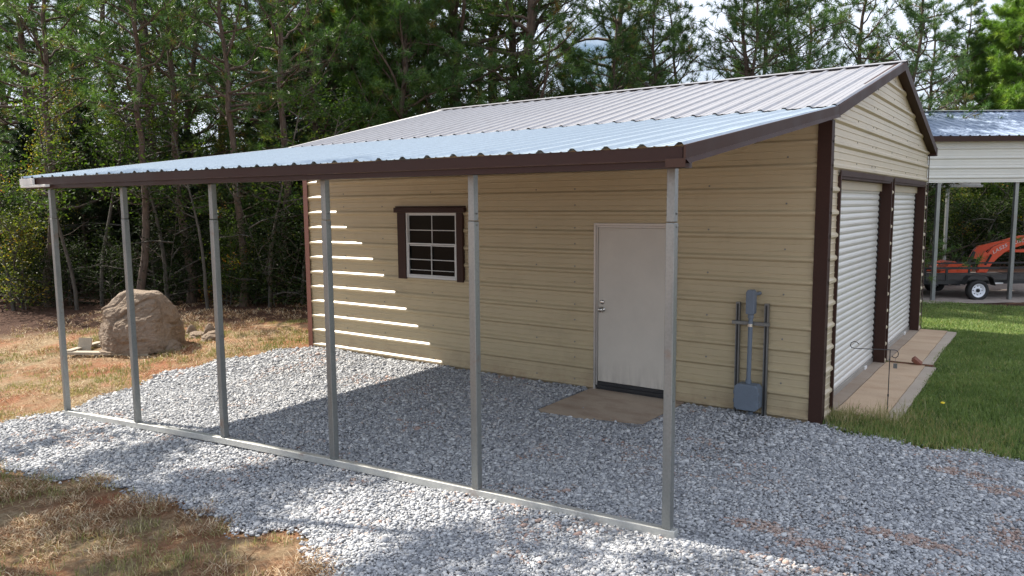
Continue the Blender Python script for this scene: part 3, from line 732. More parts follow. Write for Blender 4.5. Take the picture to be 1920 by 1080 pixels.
# ------------------------------------------------------------------ boulder
def boulder(name, prof, W0, H0, depth, seed, parent=None, nz=70, na=120, mat=None, amp=1):
    """prof: (height, left, right) of the silhouette as fractions"""
    V = []; hs = [p[0] for p in prof]; ls = [p[1] for p in prof]; rs = [p[2] for p in prof]
    for j in range(nz+1):
        h = j/nz; l = np.interp(h, hs, ls); r = np.interp(h, hs, rs); c = (l+r)/2; w = (r-l)/2
        dp = depth*(1-.45*h**2)*(w/.5)**.5
        for i in range(na):
            a = 2*math.pi*i/na; ca, sa = math.cos(a), math.sin(a)
            sq = 1/max(abs(ca)**3.2+abs(sa)**3.2, 1e-6)**(1/3.2)
            V.append(Vector((c*W0+w*W0*ca*sq, dp*.5*sa*sq, h*H0)))
    top = len(V); V.append(Vector(((ls[-1]+rs[-1])/2*W0, 0, H0*1.0)))
    rs_ = random.Random(int(seed*10)); ctr = Vector((0, 0, H0*.45))
    for _ in range(16):
        a = rs_.uniform(0, 6.283); nv = Vector((math.cos(a), math.sin(a), rs_.uniform(-.15, .9))).normalized()
        dmax = max((v-ctr).dot(nv) for v in V); dd = dmax*rs_.uniform(.88, .97)
        for v in V:
            o = (v-ctr).dot(nv)-dd
            if o > 0 and v.z > .02: v -= nv*o*.93
    out = []
    for v in V:
        p = v*2.2/ max(W0, .5)+Vector((seed, 0, 0)); d = Vector((v.x, v.y, 0)).normalized()
        k = -.05*max(0, 1-abs(mnoise.noise(p*1.05))*11)-.02*max(0, 1-abs(mnoise.noise(p*2.3+Vector((3, 1, 7))))*10)+mnoise.noise(p*2.1)*.03+mnoise.turbulence(p*6, 5, True)*.035
        cell = mnoise.voronoi(p*.9)[0]; k += (cell[1]-cell[0])*.05
        kz = mnoise.noise(p*1.6+Vector((5, 5, 5)))*.05+mnoise.noise(Vector((p.x*1.2, p.y*1.2, p.z*7)))*.02
        fz = min(1, v.z/(.25*H0))
        out.append(v+d*k*W0*amp+Vector((0, 0, kz*fz*W0*amp)))
    F = []
    for j in range(nz):
        for i in range(na): i2 = (i+1) % na; F.append((j*na+i, j*na+i2, (j+1)*na+i2, (j+1)*na+i))
    for i in range(na): F.append((nz*na+i, nz*na+(i+1) % na, top))
    me = bpy.data.meshes.new(name); me.from_pydata([tuple(v) for v in out], [], F); me.materials.append(mat or M['rock']); me.update()
    return link(name, me, parent)
prof = [(0, -.49, .52), (.12, -.50, .52), (.25, -.50, .51), (.4, -.49, .49), (.55, -.47, .46), (.68, -.45, .43), (.76, -.42, .40), (.83, -.36, .36), (.89, -.31, .32), (.94, -.27, .28), (.98, -.22, .24), (1.0, -.17, .20)]
bo = boulder('boulder', prof, 1.20, .96, .95, 3.1, amp=.62)
bo.location = (-2.84, 2.23, float(gh(-3.0, 2.1))+.03); bo.rotation_euler.z = YAW-.06
tag(bo, 'large upright tan sandstone boulder on a wooden skid at the wood edge', 'boulder')
sk = empty('wooden_skid', (-3.02, 2.08, float(gh(-3.0, 2.0))), 'low weathered board skid lying under the big boulder', 'wooden skid', rz=YAW-.10)
def local(mb, name, mat, parent, **k): return mb.build(name, mat, parent, loc=(0, 0, 0), **k)
mb = MB(); mb.box((-.80, -.42, .0), (.62, -.28, .045)); local(mb, 'board', M['plank'], sk, bevel=.004)
mb = MB(); mb.box((-.80, .25, .0), (.62, .39, .045)); local(mb, 'board', M['plank'], sk, bevel=.004)
mb = MB(); mb.box((-.82, -.40, .047), (-.70, .42, .07)); local(mb, 'crossboard', M['plank'], sk, bevel=.004)
pb = empty('plywood_offcut', (-3.50, 1.62, float(gh(-3.5, 1.6))), 'grey plywood offcut leaning upright at left end of boulder skid', 'plywood', rz=YAW-.1)
mb = MB(); mb.box((-.13, 0, .03), (.10, .02, .27)); local(mb, 'board', M['plank'], pb, bevel=.003); pb.rotation_euler.x = -.25
st = boulder('flat_stone', [(0, -.5, .5), (.5, -.4, .35), (.85, -.3, .1), (1, -.2, 0)], .42, .20, .35, 9.3, nz=10, na=24); st.location = (-2.30, 2.42, float(gh(-2.3, 2.4))-.01); st.rotation_euler.z = .4
tag(st, 'pale slab of stone lying against right foot of the big boulder', 'stone')
for i, (px, dp, w, h, lab) in enumerate(((346, 13.3, .15, .10, 'small pale stone at the wood edge, nearest right of the boulder'), (352, 13.25, .2, .18, 'knobbly whitish rock standing right of the boulder in the rubble'), (362, 13.1, .42, .09, 'long flat pale rock lying in the rubble right of the boulder'),
        (386, 13.1, .22, .22, 'upright pinkish rock standing near the third post, behind the rubble heap'), (392, 12.8, .45, .16, 'low mottled heap of broken stone beside the third post'))):
    x, y = spot(px, dp); o = boulder('rubble_rock', [(0, -.5, .5), (.5, -.42, .4), (.85, -.25, .2), (1, -.1, .05)], w, h, w*.7, 20+i*3, nz=10, na=22, amp=1.5)
    o.location = (x, y, float(gh(x, y))-.01); o.rotation_euler.z = i*1.3; tag(o, lab, 'rock', 'rubble beside the boulder')

# ------------------------------------------------------------------ carport on the right
CA = Vector((7.095, 16.46, -.2)); 
def frame_empty(name, off_u, off_v, label, cat):
    p = CA + r_*off_u + FH*off_v
    e = empty(name, (p.x, p.y, -.2), label, cat, rz=YAW); return e
K = frame_empty('carport', 0, 0, 'white-sided open carport with blue-grey ribbed roof behind the lawn', 'carport')
Z = .2
for i, (u, v) in enumerate(((0, 0), (1.86, 0), (3.7, 0), (-.2, 6.4), (1.95, 6.4), (3.9, 6.4))):
    mb = MB(); mb.box((u-.04, v-.04, -.1), (u+.04, v+.04, 3.0 if v else 3.55)); local(mb, 'post', M['galv'], K)
mb = MB(); ribbed(mb, 2.85, 3.84, 2.97, lambda z: (5.0, -.06, z), lambda z: (-.6, -.06, z), (0, -1, 0)); local(mb, 'side_panel', M['white_siding'], K)
mb = MB(); ribbed(mb, 2.85, 3.84, 2.97, lambda z: (5.0, 6.46, z), lambda z: (-.6, 6.46, z), (0, 1, 0)); local(mb, 'side_panel', M['white_siding'], K)
mb = MB(); mb.box((-.6, -.02, 2.86), (5, .06, 2.93)); mb.box((-.6, 6.34, 2.86), (5, 6.42, 2.93)); local(mb, 'frame_rail', M['galv'], K)
M['roof_blue'] = galv('blue_grey_roofing', (.25, .31, .42), .40, .45, .15)
ez, rz_, hv = 3.93, 4.88, 3.3
for sg, (va, vb) in enumerate(((-.22, hv), (2*hv+.22, hv))):
    mb = MB(); pr = rib_profile(-.8, 5.2, .1, h=.02); vs = []
    for v, hh in pr: vs += [(v, va, ez+hh), (v, vb, rz_+hh)]
    mb.add(vs, [(2*i, 2*i+1, 2*i+3, 2*i+2) for i in range(len(pr)-1)]); local(mb, 'roof', M['roof_blue'], K)
mb = MB(); mb.box((-.8, -.235, ez-.13), (5.2, -.222, ez-.005)); local(mb, 'fascia', M['fascia_brown'], K)
mb = MB(); mb.box((-.82, hv-.12, rz_+.022), (5.22, hv+.12, rz_+.035)); local(mb, 'ridge_cap', M['trim_white'], K)
# gravel strip at the foot of carport
mb = MB(); 
strip = [CA+r_*a+FH*b for a, b in ((-2.5, -.45), (6, -.45), (6, 7), (-2.5, 7))]
xs2 = np.linspace(-2.5, 6, 40); vs = []
for u in xs2:
    for v in (-.42+.06*math.sin(u*5), .15, 1, 3, 7):
        p = CA+r_*float(u)+FH*float(v); vs.append((p.x, p.y, float(gh(p.x, p.y))+.008+(.035 if v > -.3 else 0)))
mb.add(vs, [(i*5+j, (i+1)*5+j, (i+1)*5+j+1, i*5+j+1) for i in range(39) for j in range(4)])
M['cfloor'] = simple('dirt_and_gravel_floor', (.30, .25, .215), .95, 0, .35, 5, .5)
tag(mb.build('carport_floor', M['cfloor']), kind='structure')

# trailer
T = frame_empty('utility_trailer', 0, .14, 'black open utility trailer with white spoked wheel parked under the carport', 'trailer')
mb = MB(); u0, u1 = -.15, 3.6
for v in (0, 1.6):
    mb.box((u0, v, .76), (u1, v+.05, .80)); mb.box((u0, v+.005, .645), (u1, v+.045, .675)); mb.box((u0, v, .40), (u1, v+.05, .48))
    for u in (u0, .38, 1.9, 3.0): mb.box((u, v+.008, .48), (u+.05, v+.042, .76))
for u in np.arange(u0+.05, u1, .5): mb.box((u, .051, .41), (u+.05, 1.599, .46))
local(mb, 'frame', M['blackmetal'], T)
mb = MB(); mb.box((u0+.051, .051, .461), (u1, 1.599, .49)); M['deck'] = simple('dark_deck_boards', (.045, .04, .035), .9, 0, .3, 6, .3); local(mb, 'deck', M['deck'], T)  # deck boards in a plain dark tone
mb = MB(); 
for v in (.0, .75, 1.55): mb.box((u0-.10, v, .36), (u0-.06, v+.04, 1.38))
for z in (.4, .62, .84, 1.06, 1.34): mb.box((u0-.095, .041, z), (u0-.065, 1.55, z+.03))
local(mb, 'ramp_gate', M['blackmetal'], T)
wc = Vector((1.09, -.10, .255))
def wheel(T, c, s, name='wheel'):
    mb = MB(); mb.lathe(c, (0, s, 0), [(.15, -.075), (.22, -.08), (.25, -.07), (.262, -.04), (.264, 0), (.262, .04), (.25, .07), (.22, .08), (.17, .078), (.163, .06), (.16, .02)], 32)
    w = local(mb, 'wheel', M['dark'], T, smooth=True)
    mb = MB(); mb.lathe(c, (0, s, 0), [(.0, .030), (.045, .032), (.06, .05), (.08, .045), (.11, .022), (.135, .03), (.148, .062), (.163, .074), (.168, .066), (.160, .05)], 32)
    rm = local(mb, 'rim', M['rim'], None, smooth=True); rm.parent = w
    for k in range(8):
        mb = MB(); q = 2*math.pi*k/8; p = Vector(c)+Vector((math.cos(q)*.105, s*.028, math.sin(q)*.105)); mb.lathe(p, (0, s, 0), [(.013, -.004), (.013, .004), (0, .005)], 8); local(mb, 'rim_hole', M['dark'], w)
    mb = MB()
    mb.lathe(Vector(c)+Vector((0, s*.03, 0)), (0, s, 0), [(.04, 0), (.04, .035), (.03, .05), (0, .052)], 12)
    hb = local(mb, 'hub', M['dark'], None); hb.parent = w
wheel(T, wc, -1); wheel(T, Vector((1.09, 1.75, .255)), 1)
mb = MB(); fp = [(-.36, .40), (-.30, .55), (-.22, .60), (.24, .60), (.31, .54), (.37, .38)]
for (a, b), (c2, d2) in zip(fp, fp[1:]):
    mb.prism([(wc.x+a, -.22, b), (wc.x+c2, -.22, d2), (wc.x+c2, -.22, d2+.018), (wc.x+a, -.22, b+.018)], (0, .20, 0))
local(mb, 'fender', M['blackmetal'], T)
mb = MB(); mb.box((1.58, -.008, .40), (1.78, -.002, .43)); local(mb, 'reflector', M['white'], T)
# tractor loader
Lo = frame_empty('tractor_loader', 0, 2.9, 'orange front loader with curved arms and bucket behind the black trailer', 'tractor loader')
# photo silhouette measured in metres along the carport front, at its own distance behind it
dL = 21.07
def LU(px, v=0): return (px-960)/FPX*(dL+v) - (7.095-CAM.x)*r_.x - (16.46-CAM.y)*r_.y
def LZ(py, v=0): return CAM.z - (py-384)/FPX*(dL+v) + .2
def lz(zx, zy, v=0): return LU(1700+zx/5.4, v), LZ(400+zy/5.4, v)
def plate(zs, v, t, name, mat, parent=Lo, bev=.006):
    mb = MB(); mb.prism([(lz(a, b, v)[0], v, lz(a, b, v)[1]) for a, b in zs], (0, t, 0)); return local(mb, name, mat, parent, bevel=bev)
arm = plate([(738, 640), (780, 560), (830, 445), (880, 380), (960, 345), (1060, 322), (1190, 296), (1320, 300), (1320, 350), (1190, 362), (1080, 396), (1000, 440), (930, 500), (870, 570), (835, 640)], 0, .09, 'loader_arm', M['orange'])
plate([(640, 520), (700, 405), (735, 370), (900, 332), (1060, 290), (1150, 266), (1320, 270), (1320, 300), (1120, 330), (930, 372), (840, 400), (790, 440), (740, 500), (690, 495)], .95, .09, 'loader_arm', M['orange'])
plate([(735, 600), (770, 595), (832, 450), (805, 420), (790, 445)], -.06, .05, 'lift_link', M['orange'])
plate([(640, 560), (625, 540), (690, 420), (712, 430), (690, 500)], .12, .05, 'tilt_link', M['blackmetal'])
mb = MB(); a = lz(790, 560); b = lz(845, 455); mb.tube([(a[0], -.1, a[1]), (b[0], -.1, b[1])], .03, 10); local(mb, 'hydraulic_cylinder', M['dark'], Lo)
mb = MB(); a = lz(560, 640); b = lz(700, 440); mb.tube([(a[0], .5, a[1]), (b[0], .5, b[1])], .03, 10); local(mb, 'hydraulic_cylinder', M['dark'], Lo)
plate([(355, 648), (365, 600), (410, 585), (465, 535), (490, 522), (620, 556), (640, 580), (680, 570), (690, 600), (660, 648)], .05, .7, 'bucket', M['orange'], bev=.015)
plate([(1190, 415), (1320, 410), (1320, 436), (1060, 436), (1060, 415)], .3, .4, 'crossbeam', M['orange'])
mb = MB(); a = lz(520, 780); mb.lathe((a[0], .25, LZ(541)), (0, -1, 0), [(.1, -.1), (.2, -.11), (.25, -.08), (.27, 0), (.25, .08), (.2, .11), (.1, .1)], 24); fw = local(mb, 'front_wheel', M['dark'], Lo, smooth=True)
mb = MB(); a = lz(360, 740); mb.lathe((a[0], .1, a[1]), (0, -1, 0), [(0, -.1), (.09, -.1), (.11, -.05), (.11, .05), (.09, .1), (0, .1)], 16); local(mb, 'hub_cap', M['orange'], Lo)
def text(body, zx, zy, size, rot, v, parent):
    cu = bpy.data.curves.new(body, 'FONT'); cu.body = body; cu.size = size; cu.extrude = .002; cu.space_character = 1.05; cu.shear = .2
    tmp = bpy.data.objects.new('tmp', cu); COL.objects.link(tmp)
    dg = bpy.context.evaluated_depsgraph_get(); me = bpy.data.meshes.new_from_object(tmp.evaluated_get(dg)); bpy.data.objects.remove(tmp)
    me.materials.clear(); me.materials.append(M['white'])
    o = link('lettering', me, parent); u, z = lz(zx, zy); o.location = (u, v, z); o.rotation_euler = (R(90), -R(rot), 0); o.scale = (1.25, 1, 1); return o
text('LA525', 885, 452, .13, 29, -.008, arm); text('KUBOTA', 1052, 362, .125, 13, -.008, arm)

# ------------------------------------------------------------------ trees
def tufts(centers, dirs, n_per, length, width, spread, rnd_t, mat, name, parent):
    """needle tufts: narrow blades radiating from each shoot"""
    C = np.repeat(centers, n_per, 0); Dd = np.repeat(dirs, n_per, 0); n = len(C)
    r = rng.normal(0, 1, (n, 3)); r /= np.linalg.norm(r, axis=1)[:, None]
    d = Dd*rng.uniform(-.1, .95, (n, 1))+r*spread; d /= np.linalg.norm(d, axis=1)[:, None]
    l = length*rng.uniform(.7, 1.15, (n, 1)); C = C+Dd*rng.uniform(-.07, .03, (n, 1))
    s = np.cross(d, rng.normal(0, 1, (n, 3))); s /= np.linalg.norm(s, axis=1)[:, None]; s *= width/2
    V = np.stack([C-s, C+s, C+d*l], 1).reshape(-1, 3); F = np.arange(3*n).reshape(-1, 3)
    rr = np.repeat(np.clip(np.repeat(rnd_t, n_per)+rng.normal(0, .06, n), 0, 1), 3)
    return bulk(name, V, F, mat, rr, parent=parent)
def leaves(centers, n_per, size, spread, rnd_t, mat, name, parent, flat=.5):
    C = np.repeat(centers, n_per, 0); n = len(C); C = C+rng.normal(0, spread, (n, 3))*np.array([1, 1, .7])
    nr = rng.normal(0, 1, (n, 3)); nr[:, 2] = np.abs(nr[:, 2])+flat; nr /= np.linalg.norm(nr, axis=1)[:, None]
    a = np.cross(nr, rng.normal(0, 1, (n, 3))); a /= np.linalg.norm(a, axis=1)[:, None]; b = np.cross(nr, a)
    s = size*rng.uniform(.6, 1.25, (n, 1)); a *= s; b *= s*.62
    V = np.stack([C-a, C-b*.9+a*.1, C+a, C+b*.9+a*.1], 1).reshape(-1, 3); F = np.arange(4*n).reshape(-1, 4)
    rr = np.repeat(np.clip(np.repeat(rnd_t, n_per)+rng.normal(0, .1, n), 0, 1), 4)
    return bulk(name, V, F, mat, rr, parent=parent)
def limb(mb, p0, d0, L, r0, sag, seg, sides, wob, up=0.):
    pts = [Vector(p0)]; d = Vector(d0).normalized(); rad = [r0]
    for i in range(seg):
        t = (i+1)/seg
        d = (d+Vector((random.gauss(0, wob), random.gauss(0, wob), random.gauss(0, wob)-sag*(1-t)+up*t))).normalized()
        pts.append(pts[-1]+d*(L/seg)); rad.append(r0*(1-.85*t))
    mb.tube(pts, rad, sides, cap=False); return pts
def make_pine(name, H, r0, cb, Lmax, nb, tuft_n, needle, mat, seed, dead=0, lean=0, dens=1.0, shape='tall', barkm='bark', nw=.011):
    random.seed(seed)
    root = empty(name, (0, 0, 0), '', '')
    mb = MB(); pts = []; rad = []
    n = 14; x = y = 0
    for i in range(n+1):
        t = i/n; pts.append(Vector((x, y, H*t-.15))); rad.append(r0*(1-t)**.8+.012)
        x += random.gauss(0, .07)+lean*H/n; y += random.gauss(0, .07)
    rad[0] *= 1.35
    mb.tube(pts, rad, 10, cap=False)
    cen = []; dr = []; rn = []
    def at(h):
        t = max(0, min(.999, (h+.15)/H))*n; i = int(t); return pts[i].lerp(pts[i+1], t-i), rad[i]*(1-(t-i))+rad[i+1]*(t-i)
    for b in range(nb+dead):
        isdead = b >= nb
        if isdead: h = random.uniform(.9, cb*H+1)
        else: h = H*(cb+(1-cb)*((b+random.random())/nb)**.9)*.985
        q = (h/H-cb)/(1-cb); p, rr_ = at(h)
        az = b*2.399+random.gauss(0, .35)
        if shape == 'tall': Lb = Lmax*(.55+.45*math.sin(math.pi*min(1, max(0, q*.9+.25))))*(1-.55*max(0, q))
        else: Lb = Lmax*(1-.85*max(0, q))**.9
        Lb *= random.uniform(.65, 1.1)
        el = (.18 if shape == 'tall' else .05)+.55*q+random.gauss(0, .22 if shape == 'tall' else .12)
        if isdead: Lb = Lmax*random.uniform(.25, .55); el = random.uniform(-.3, .2)
        d = Vector((math.cos(az)*math.cos(el), math.sin(az)*math.cos(el), math.sin(el)))
        br = limb(mb, p, d, Lb, min(rr_*.6, .014+.018*Lb) if not isdead else .012, .04, 7, 5, .17 if shape == 'tall' else .10, .09)
        for k in range(1, 8):
            t = k/7
            if isdead:
                if random.random() < .5: limb(mb, br[k], (br[k]-br[k-1]).normalized()+Vector((random.gauss(0, .8), random.gauss(0, .8), random.gauss(0, .5))), Lb*.3, .006, .02, 3, 3, .25)
                continue
            if t < .25: continue
            ns = 2 if k < 7 else 1
            for s in range(ns):
                base = (br[k]-br[k-1]).normalized(); side = base.cross(Vector((0, 0, 1)))
                side = side.normalized() if side.length > .01 else Vector((1, 0, 0))
                sd = base*random.uniform(.5, 1)+side*(1 if s else -1)*random.uniform(.4, 1.0)+Vector((0, 0, random.uniform(-.1, .45)))
                if k == 7: sd = base
                Ls = Lb*random.uniform(.22, .42)*(1.15-.5*t)
                sp = limb(mb, br[k], sd, Ls, .010, .0, 3, 3, .16, .1)
                tone = min(1, max(0, random.gauss(.42, .2)))
                for j, pnt in enumerate(sp[1:]):
                    if random.random() > dens or (j == 0 and shape == 'tall') or (j == 1 and shape == 'tall' and random.random() < .35): continue
                    dd = (sp[j+1]-sp[j]).normalized(); cen.append(tuple(pnt)); dr.append(tuple(dd)); rn.append(tone if random.random() > .03 else .97)
                    if random.random() < .4*dens:
                        o = Vector((random.gauss(0, .13), random.gauss(0, .13), random.gauss(0.03, .08))); mb.tube([pnt-dd*.05, pnt+o], [.005, .003], 3, cap=False)
                        cen.append(tuple(pnt+o)); dr.append(tuple((dd+o*3).normalized())); rn.append(tone)
    me_t = mb.build('trunk', M[barkm], root, smooth=True, loc=(0, 0, 0))
    tufts(np.array(cen), np.array(dr), int(tuft_n*1.9), needle, nw, .9, np.array(rn), M[mat], 'crown', root)
    print(name, mat, 'tufts', len(cen)); return root
def make_leafy(name, H, r0, spread, n_limb, n_leaf, size, mat, seed, cb=.25, barkm='bark_grey', multi=1, csp=.22):
    random.seed(seed)
    root = empty(name, (0, 0, 0), '', ''); mb = MB(); cen = []; rn = []
    for m_ in range(multi):
        lx, ly = (random.gauss(0, .25), random.gauss(0, .25)) if multi > 1 else (random.gauss(0, .05), random.gauss(0, .05))
        p0 = Vector((lx*.5, ly*.5, -.1)); tr = limb(mb, p0, (lx*.5, ly*.5, 1), H*(.92 if m_ == 0 else random.uniform(.5, .85)), r0/(1+.4*(multi-1)), 0, 10, 8, .055)
        for b in range(n_limb//multi):
            t = cb+(1-cb)*(b+random.random())/(n_limb//multi)*.98; i = min(9, int(t*10)); p = tr[i].lerp(tr[i+1], t*10-i)
            az = random.uniform(0, 6.283); el = random.uniform(0, .7)+.3*t
            Lb = spread*random.uniform(.5, 1.1)*(1.1-.6*t)
            br = limb(mb, p, (math.cos(az)*math.cos(el), math.sin(az)*math.cos(el), math.sin(el)), Lb, .012+.010*Lb, .03, 5, 4, .14)
            tone = min(1, max(0, random.gauss(.45, .22)))
            for k in range(2, 6):
                for s in range(2):
                    sp = limb(mb, br[k], Vector((random.gauss(0, 1), random.gauss(0, 1), random.gauss(.2, .5))), Lb*.25, .006, 0, 2, 3, .2)
                    cen.append(tuple(sp[-1])); rn.append(tone)
                cen.append(tuple(br[k])); rn.append(tone)
    mb.build('trunk', M[barkm], root, smooth=True, loc=(0, 0, 0))
    leaves(np.array(cen), n_leaf, size, csp, np.array(rn), M[mat], 'crown', root)
    print(name, mat, 'clumps', len(cen)); return root

PROTO = {
 'tallA': make_pine('pine_tree', 12, .15, .17, 3.0, 60, 17, .20, 'needle', 11, dead=8, dens=.72, nw=.014),
 'tallB': make_pine('pine_tree', 11, .12, .20, 2.6, 54, 17, .19, 'needle', 12, dead=10, dens=.70, nw=.014),
 'tallC': make_pine('pine_tree', 12.5, .19, .13, 4.0, 58, 18, .21, 'needle', 13, dead=6, dens=.85, lean=.01, nw=.014),
 'shade': make_pine('pine_tree', 11.5, .14, .44, 2.5, 40, 16, .20, 'needle', 31, dead=3, dens=.72, nw=.016),
 'shadeleaf': make_leafy('leafy_tree', 11.5, .13, 2.7, 9, 40, .06, 'leaf', 32, cb=.48, csp=.13),
 'sapling': make_leafy('leafy_tree', 6.0, .05, 1.4, 16, 8, .045, 'leaf', 33, cb=.42, csp=.2),
 'snag': make_pine('pine_tree', 10, .09, .45, 2.2, 34, 16, .18, 'needle', 34, dead=22, dens=.6, nw=.014),
 'dense': make_pine('pine_tree', 10, .16, .10, 3.4, 70, 22, .21, 'needle', 14, dead=3, dens=1.0, nw=.014),
 'sparse': make_pine('pine_tree', 9, .09, .05, 3.4, 52, 15, .18, 'needle', 15, dead=0, dens=.70, nw=.012, shape='tall'),
 'bright': make_pine('pine_tree', 9.5, .13, .12, 2.7, 70, 24, .21, 'needle_sunlit', 16, dead=0, dens=1.0, shape='cone', nw=.014),
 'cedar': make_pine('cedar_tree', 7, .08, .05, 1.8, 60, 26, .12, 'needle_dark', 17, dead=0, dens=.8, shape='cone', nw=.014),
 'leafy': make_leafy('leafy_tree', 9, .10, 2.4, 56, 16, .042, 'leaf', 21, cb=.15, csp=.2),
 'autumn': make_leafy('leafy_tree', 8, .07, 1.8, 36, 12, .04, 'leaf_autumn', 22, cb=.2, csp=.2),
 'darkleaf': make_leafy('leafy_tree', 7.5, .08, 2.2, 54, 17, .045, 'leaf_shaded', 23, cb=.10, csp=.22),
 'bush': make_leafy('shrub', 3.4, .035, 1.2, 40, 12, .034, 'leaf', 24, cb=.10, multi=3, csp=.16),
 'bushdark': make_leafy('shrub', 3.2, .035, 1.5, 34, 13, .038, 'leaf_shaded', 25, cb=.06, multi=4, csp=.22),
 'bushgold': make_leafy('shrub', 2.6, .03, 1.1, 36, 10, .034, 'leaf_autumn', 26, cb=.12, multi=3, csp=.15),
}
KIDS = {k: [c for c in bpy.data.objects if c.parent is v] for k, v in PROTO.items()}
TREES = []; usedp = set()
def plant(kind, px, dep, sc=1.0, rz=None, sz=1.0, tilt=0):
    x, y = spot(px, dep) if not isinstance(px, tuple) else px
    src = PROTO[kind]
    if kind in usedp:
        o = src.copy(); COL.objects.link(o)
        for c in KIDS[kind]:
            d = c.copy(); COL.objects.link(d); d.parent = o
    else: o = src; usedp.add(kind)
    o.location = (x, y, float(gh(x, y))); o.rotation_euler = (random.gauss(0, .015)+tilt, random.gauss(0, .015), rz if rz is not None else random.uniform(0, 6.28)); o.scale = (sc, sc, sc*sz)
    TREES.append((kind, o, pxof(x, y))); return o
random.seed(99)
LIST = [ # left wood, bearing px and distance
 ('sapling', 140, 16.9, .9), ('snag', 88, 17.6, .95), ('sapling', 182, 17.4, 1), ('snag', 258, 16.6, .9), ('sapling', 312, 17, 1), ('snag', 352, 17.6, 1), ('sapling', 385, 16.4, .85), ('snag', 452, 16.9, .9), ('sapling', 500, 16.6, .9), ('snag', 530, 17.8, 1), ('sapling', 560, 17, .9), ('sapling', 20, 17.2, .9),
 ('tallA', 66, 22.5, 1.0), ('tallB', 120, 25, 1.05), ('tallA', 226, 22, .95), ('tallC', 298, 21.0, .9), ('tallB', 330, 23.5, .9), ('tallB', 372, 20.5, .9), ('tallA', 430, 24, .95), ('tallA', 10, 25, .95), 
 ('tallB', 165, 27, 1.0), ('tallC', 20, 27, 1.0), ('tallB', 505, 22.5, 1), ('tallC', 600, 19.5, .78), ('tallC', 632, 21, .85), ('dense', 560, 21, .85), 
 ('dense', 745, 19.5, .86), ('tallC', 857, 21.5, 1.1), ('dense', 680, 20.5, .9), ('dense', 640, 24, 1), ('dense', 820, 21, .9), ('tallC', 925, 23, 1.1), ('tallA', 961, 22.5, 1.15), ('leafy', 905, 22, 1.0), ('leafy', 1010, 20.5, .74), ('dense', 1085, 22, .66), ('tallC', 1000, 21.5, 1.05), ('tallC', 1140, 24, .98), ('dense', 1195, 25, .8),
 ('leafy', 780, 23, 1.0), ('sparse', 1170, 22.5, .9), ('sparse', 1255, 22, .98), ('dense', 1230, 24, .62), ('sparse', 1330, 23, .95), ('sparse', 1445, 20.2, 1.0), ('sparse', 1530, 20.5, 1.05), ('sparse', 1590, 22.5, 1.1), ('sparse', 1365, 21, .95), ('sparse', 1640, 22, 1.05), ('leafy', 1580, 27, .68), ('dense', 1400, 28, .72), ('dense', 1620, 29, .78), ('sparse', 1400, 22, 1), ('sparse', 1490, 23, 1.05), ('leafy', 1665, 23, .62), ('autumn', 1690, 24, .62),
 ('sparse', 1725, 33.5, 1.2), ('sparse', 1770, 34, 1.25), ('tallB', 1803, 31, .95), ('bright', 1872, 30.5, 1.15), ('bright', 1925, 31.5, 1.2), ('bright', 715, 20.5, .86), ('dense', 1990, 30, 1), ('bright', 1830, 31.5, .95),
 ('cedar', -25, 20, 0.64), ('cedar', 45, 21, 0.68), ('cedar', 150, 20.5, 0.72), ('cedar', 350, 19.5, 0.60), ('cedar', 540, 18.6, 0.64), ('cedar', 270, 23, 0.80), ('cedar', 480, 22, 0.76),
 ('darkleaf', 100, 24, 0.59), ('darkleaf', 200, 25.5, 0.66), ('darkleaf', 320, 26, 0.66), ('darkleaf', 400, 22, 0.49), ('darkleaf', 460, 26, 0.66), ('darkleaf', 10, 24, 0.59), ('darkleaf', 560, 26, 0.59), ('darkleaf', 640, 24.5, 0.53), ('darkleaf', 250, 22, 0.56), ('darkleaf', 150, 22.5, 0.59), ('darkleaf', 520, 24, 0.56),
 ('autumn', 30, 19.5, .75), ('autumn', 90, 28, 1.1), ('autumn', 180, 29, 1.1), ('autumn', 385, 21, .62), ('autumn', 470, 20.5, .6), ('leafy', 500, 24.5, .9), ('leafy', 350, 28, 1.05), ('autumn', 265, 28.5, 1.1), ('leafy', 90, 27, 1.0), ('leafy', 210, 30, 1.1), ('leafy', 430, 28, 1.0), ('leafy', 590, 26, 1.0),
 ('darkleaf', 740, 24.5, 0.75), ('darkleaf', 1085, 27, 0.66), ('darkleaf', 1250, 29, 0.66), ('leafy', 1130, 25.5, .66), ('leafy', 1340, 28.5, .66), ('leafy', 1500, 27, .62), ('leafy', 690, 27, 1.0),
 ('bush', 15, 18.4, 1.0), ('bushgold', 40, 17.3, .95), ('bushdark', 120, 17.8, .65), ('bushdark', 205, 17.6, .6), ('bushdark', 290, 17.4, .95), ('bushdark', 345, 17.8, .6), ('bush', 415, 17.0, .75), ('bush', 450, 17.0, .42), ('bushdark', 470, 17.2, .62), ('bushdark', 525, 17.0, 1.0), ('bush', 555, 19.2, 1.1), ('bushdark', 590, 17.6, 1), ('bushdark', -40, 18.2, 1),
 ('bushdark', 250, 21, 1.2), ('bushdark', 160, 21, 1.2), ('bushdark', 360, 21.5, 1.2), ('bushdark', 70, 22, 1.2), ('bushdark', 440, 21.5, 1.2),
 ('bushdark', 1740, 27.8, 1.05), ('bush', 1775, 28.6, 1.0), ('bushdark', 1810, 28.0, 1.1), ('bushdark', 1850, 28.4, 1.1), ('bush', 1880, 28.8, 1.1), ('bushdark', 1915, 28.2, 1.1), ('bushdark', 1960, 28.6, 1.1), ('bushgold', 1800, 30, 1.3), ('darkleaf', 1760, 31, 0.80), ('darkleaf', 1840, 31.5, 0.80), ('darkleaf', 1905, 32, 0.80),
]
for k, px, d, s in LIST: plant(k, px, d, s, tilt=random.gauss(0, .10) if k == 'sparse' else 0)
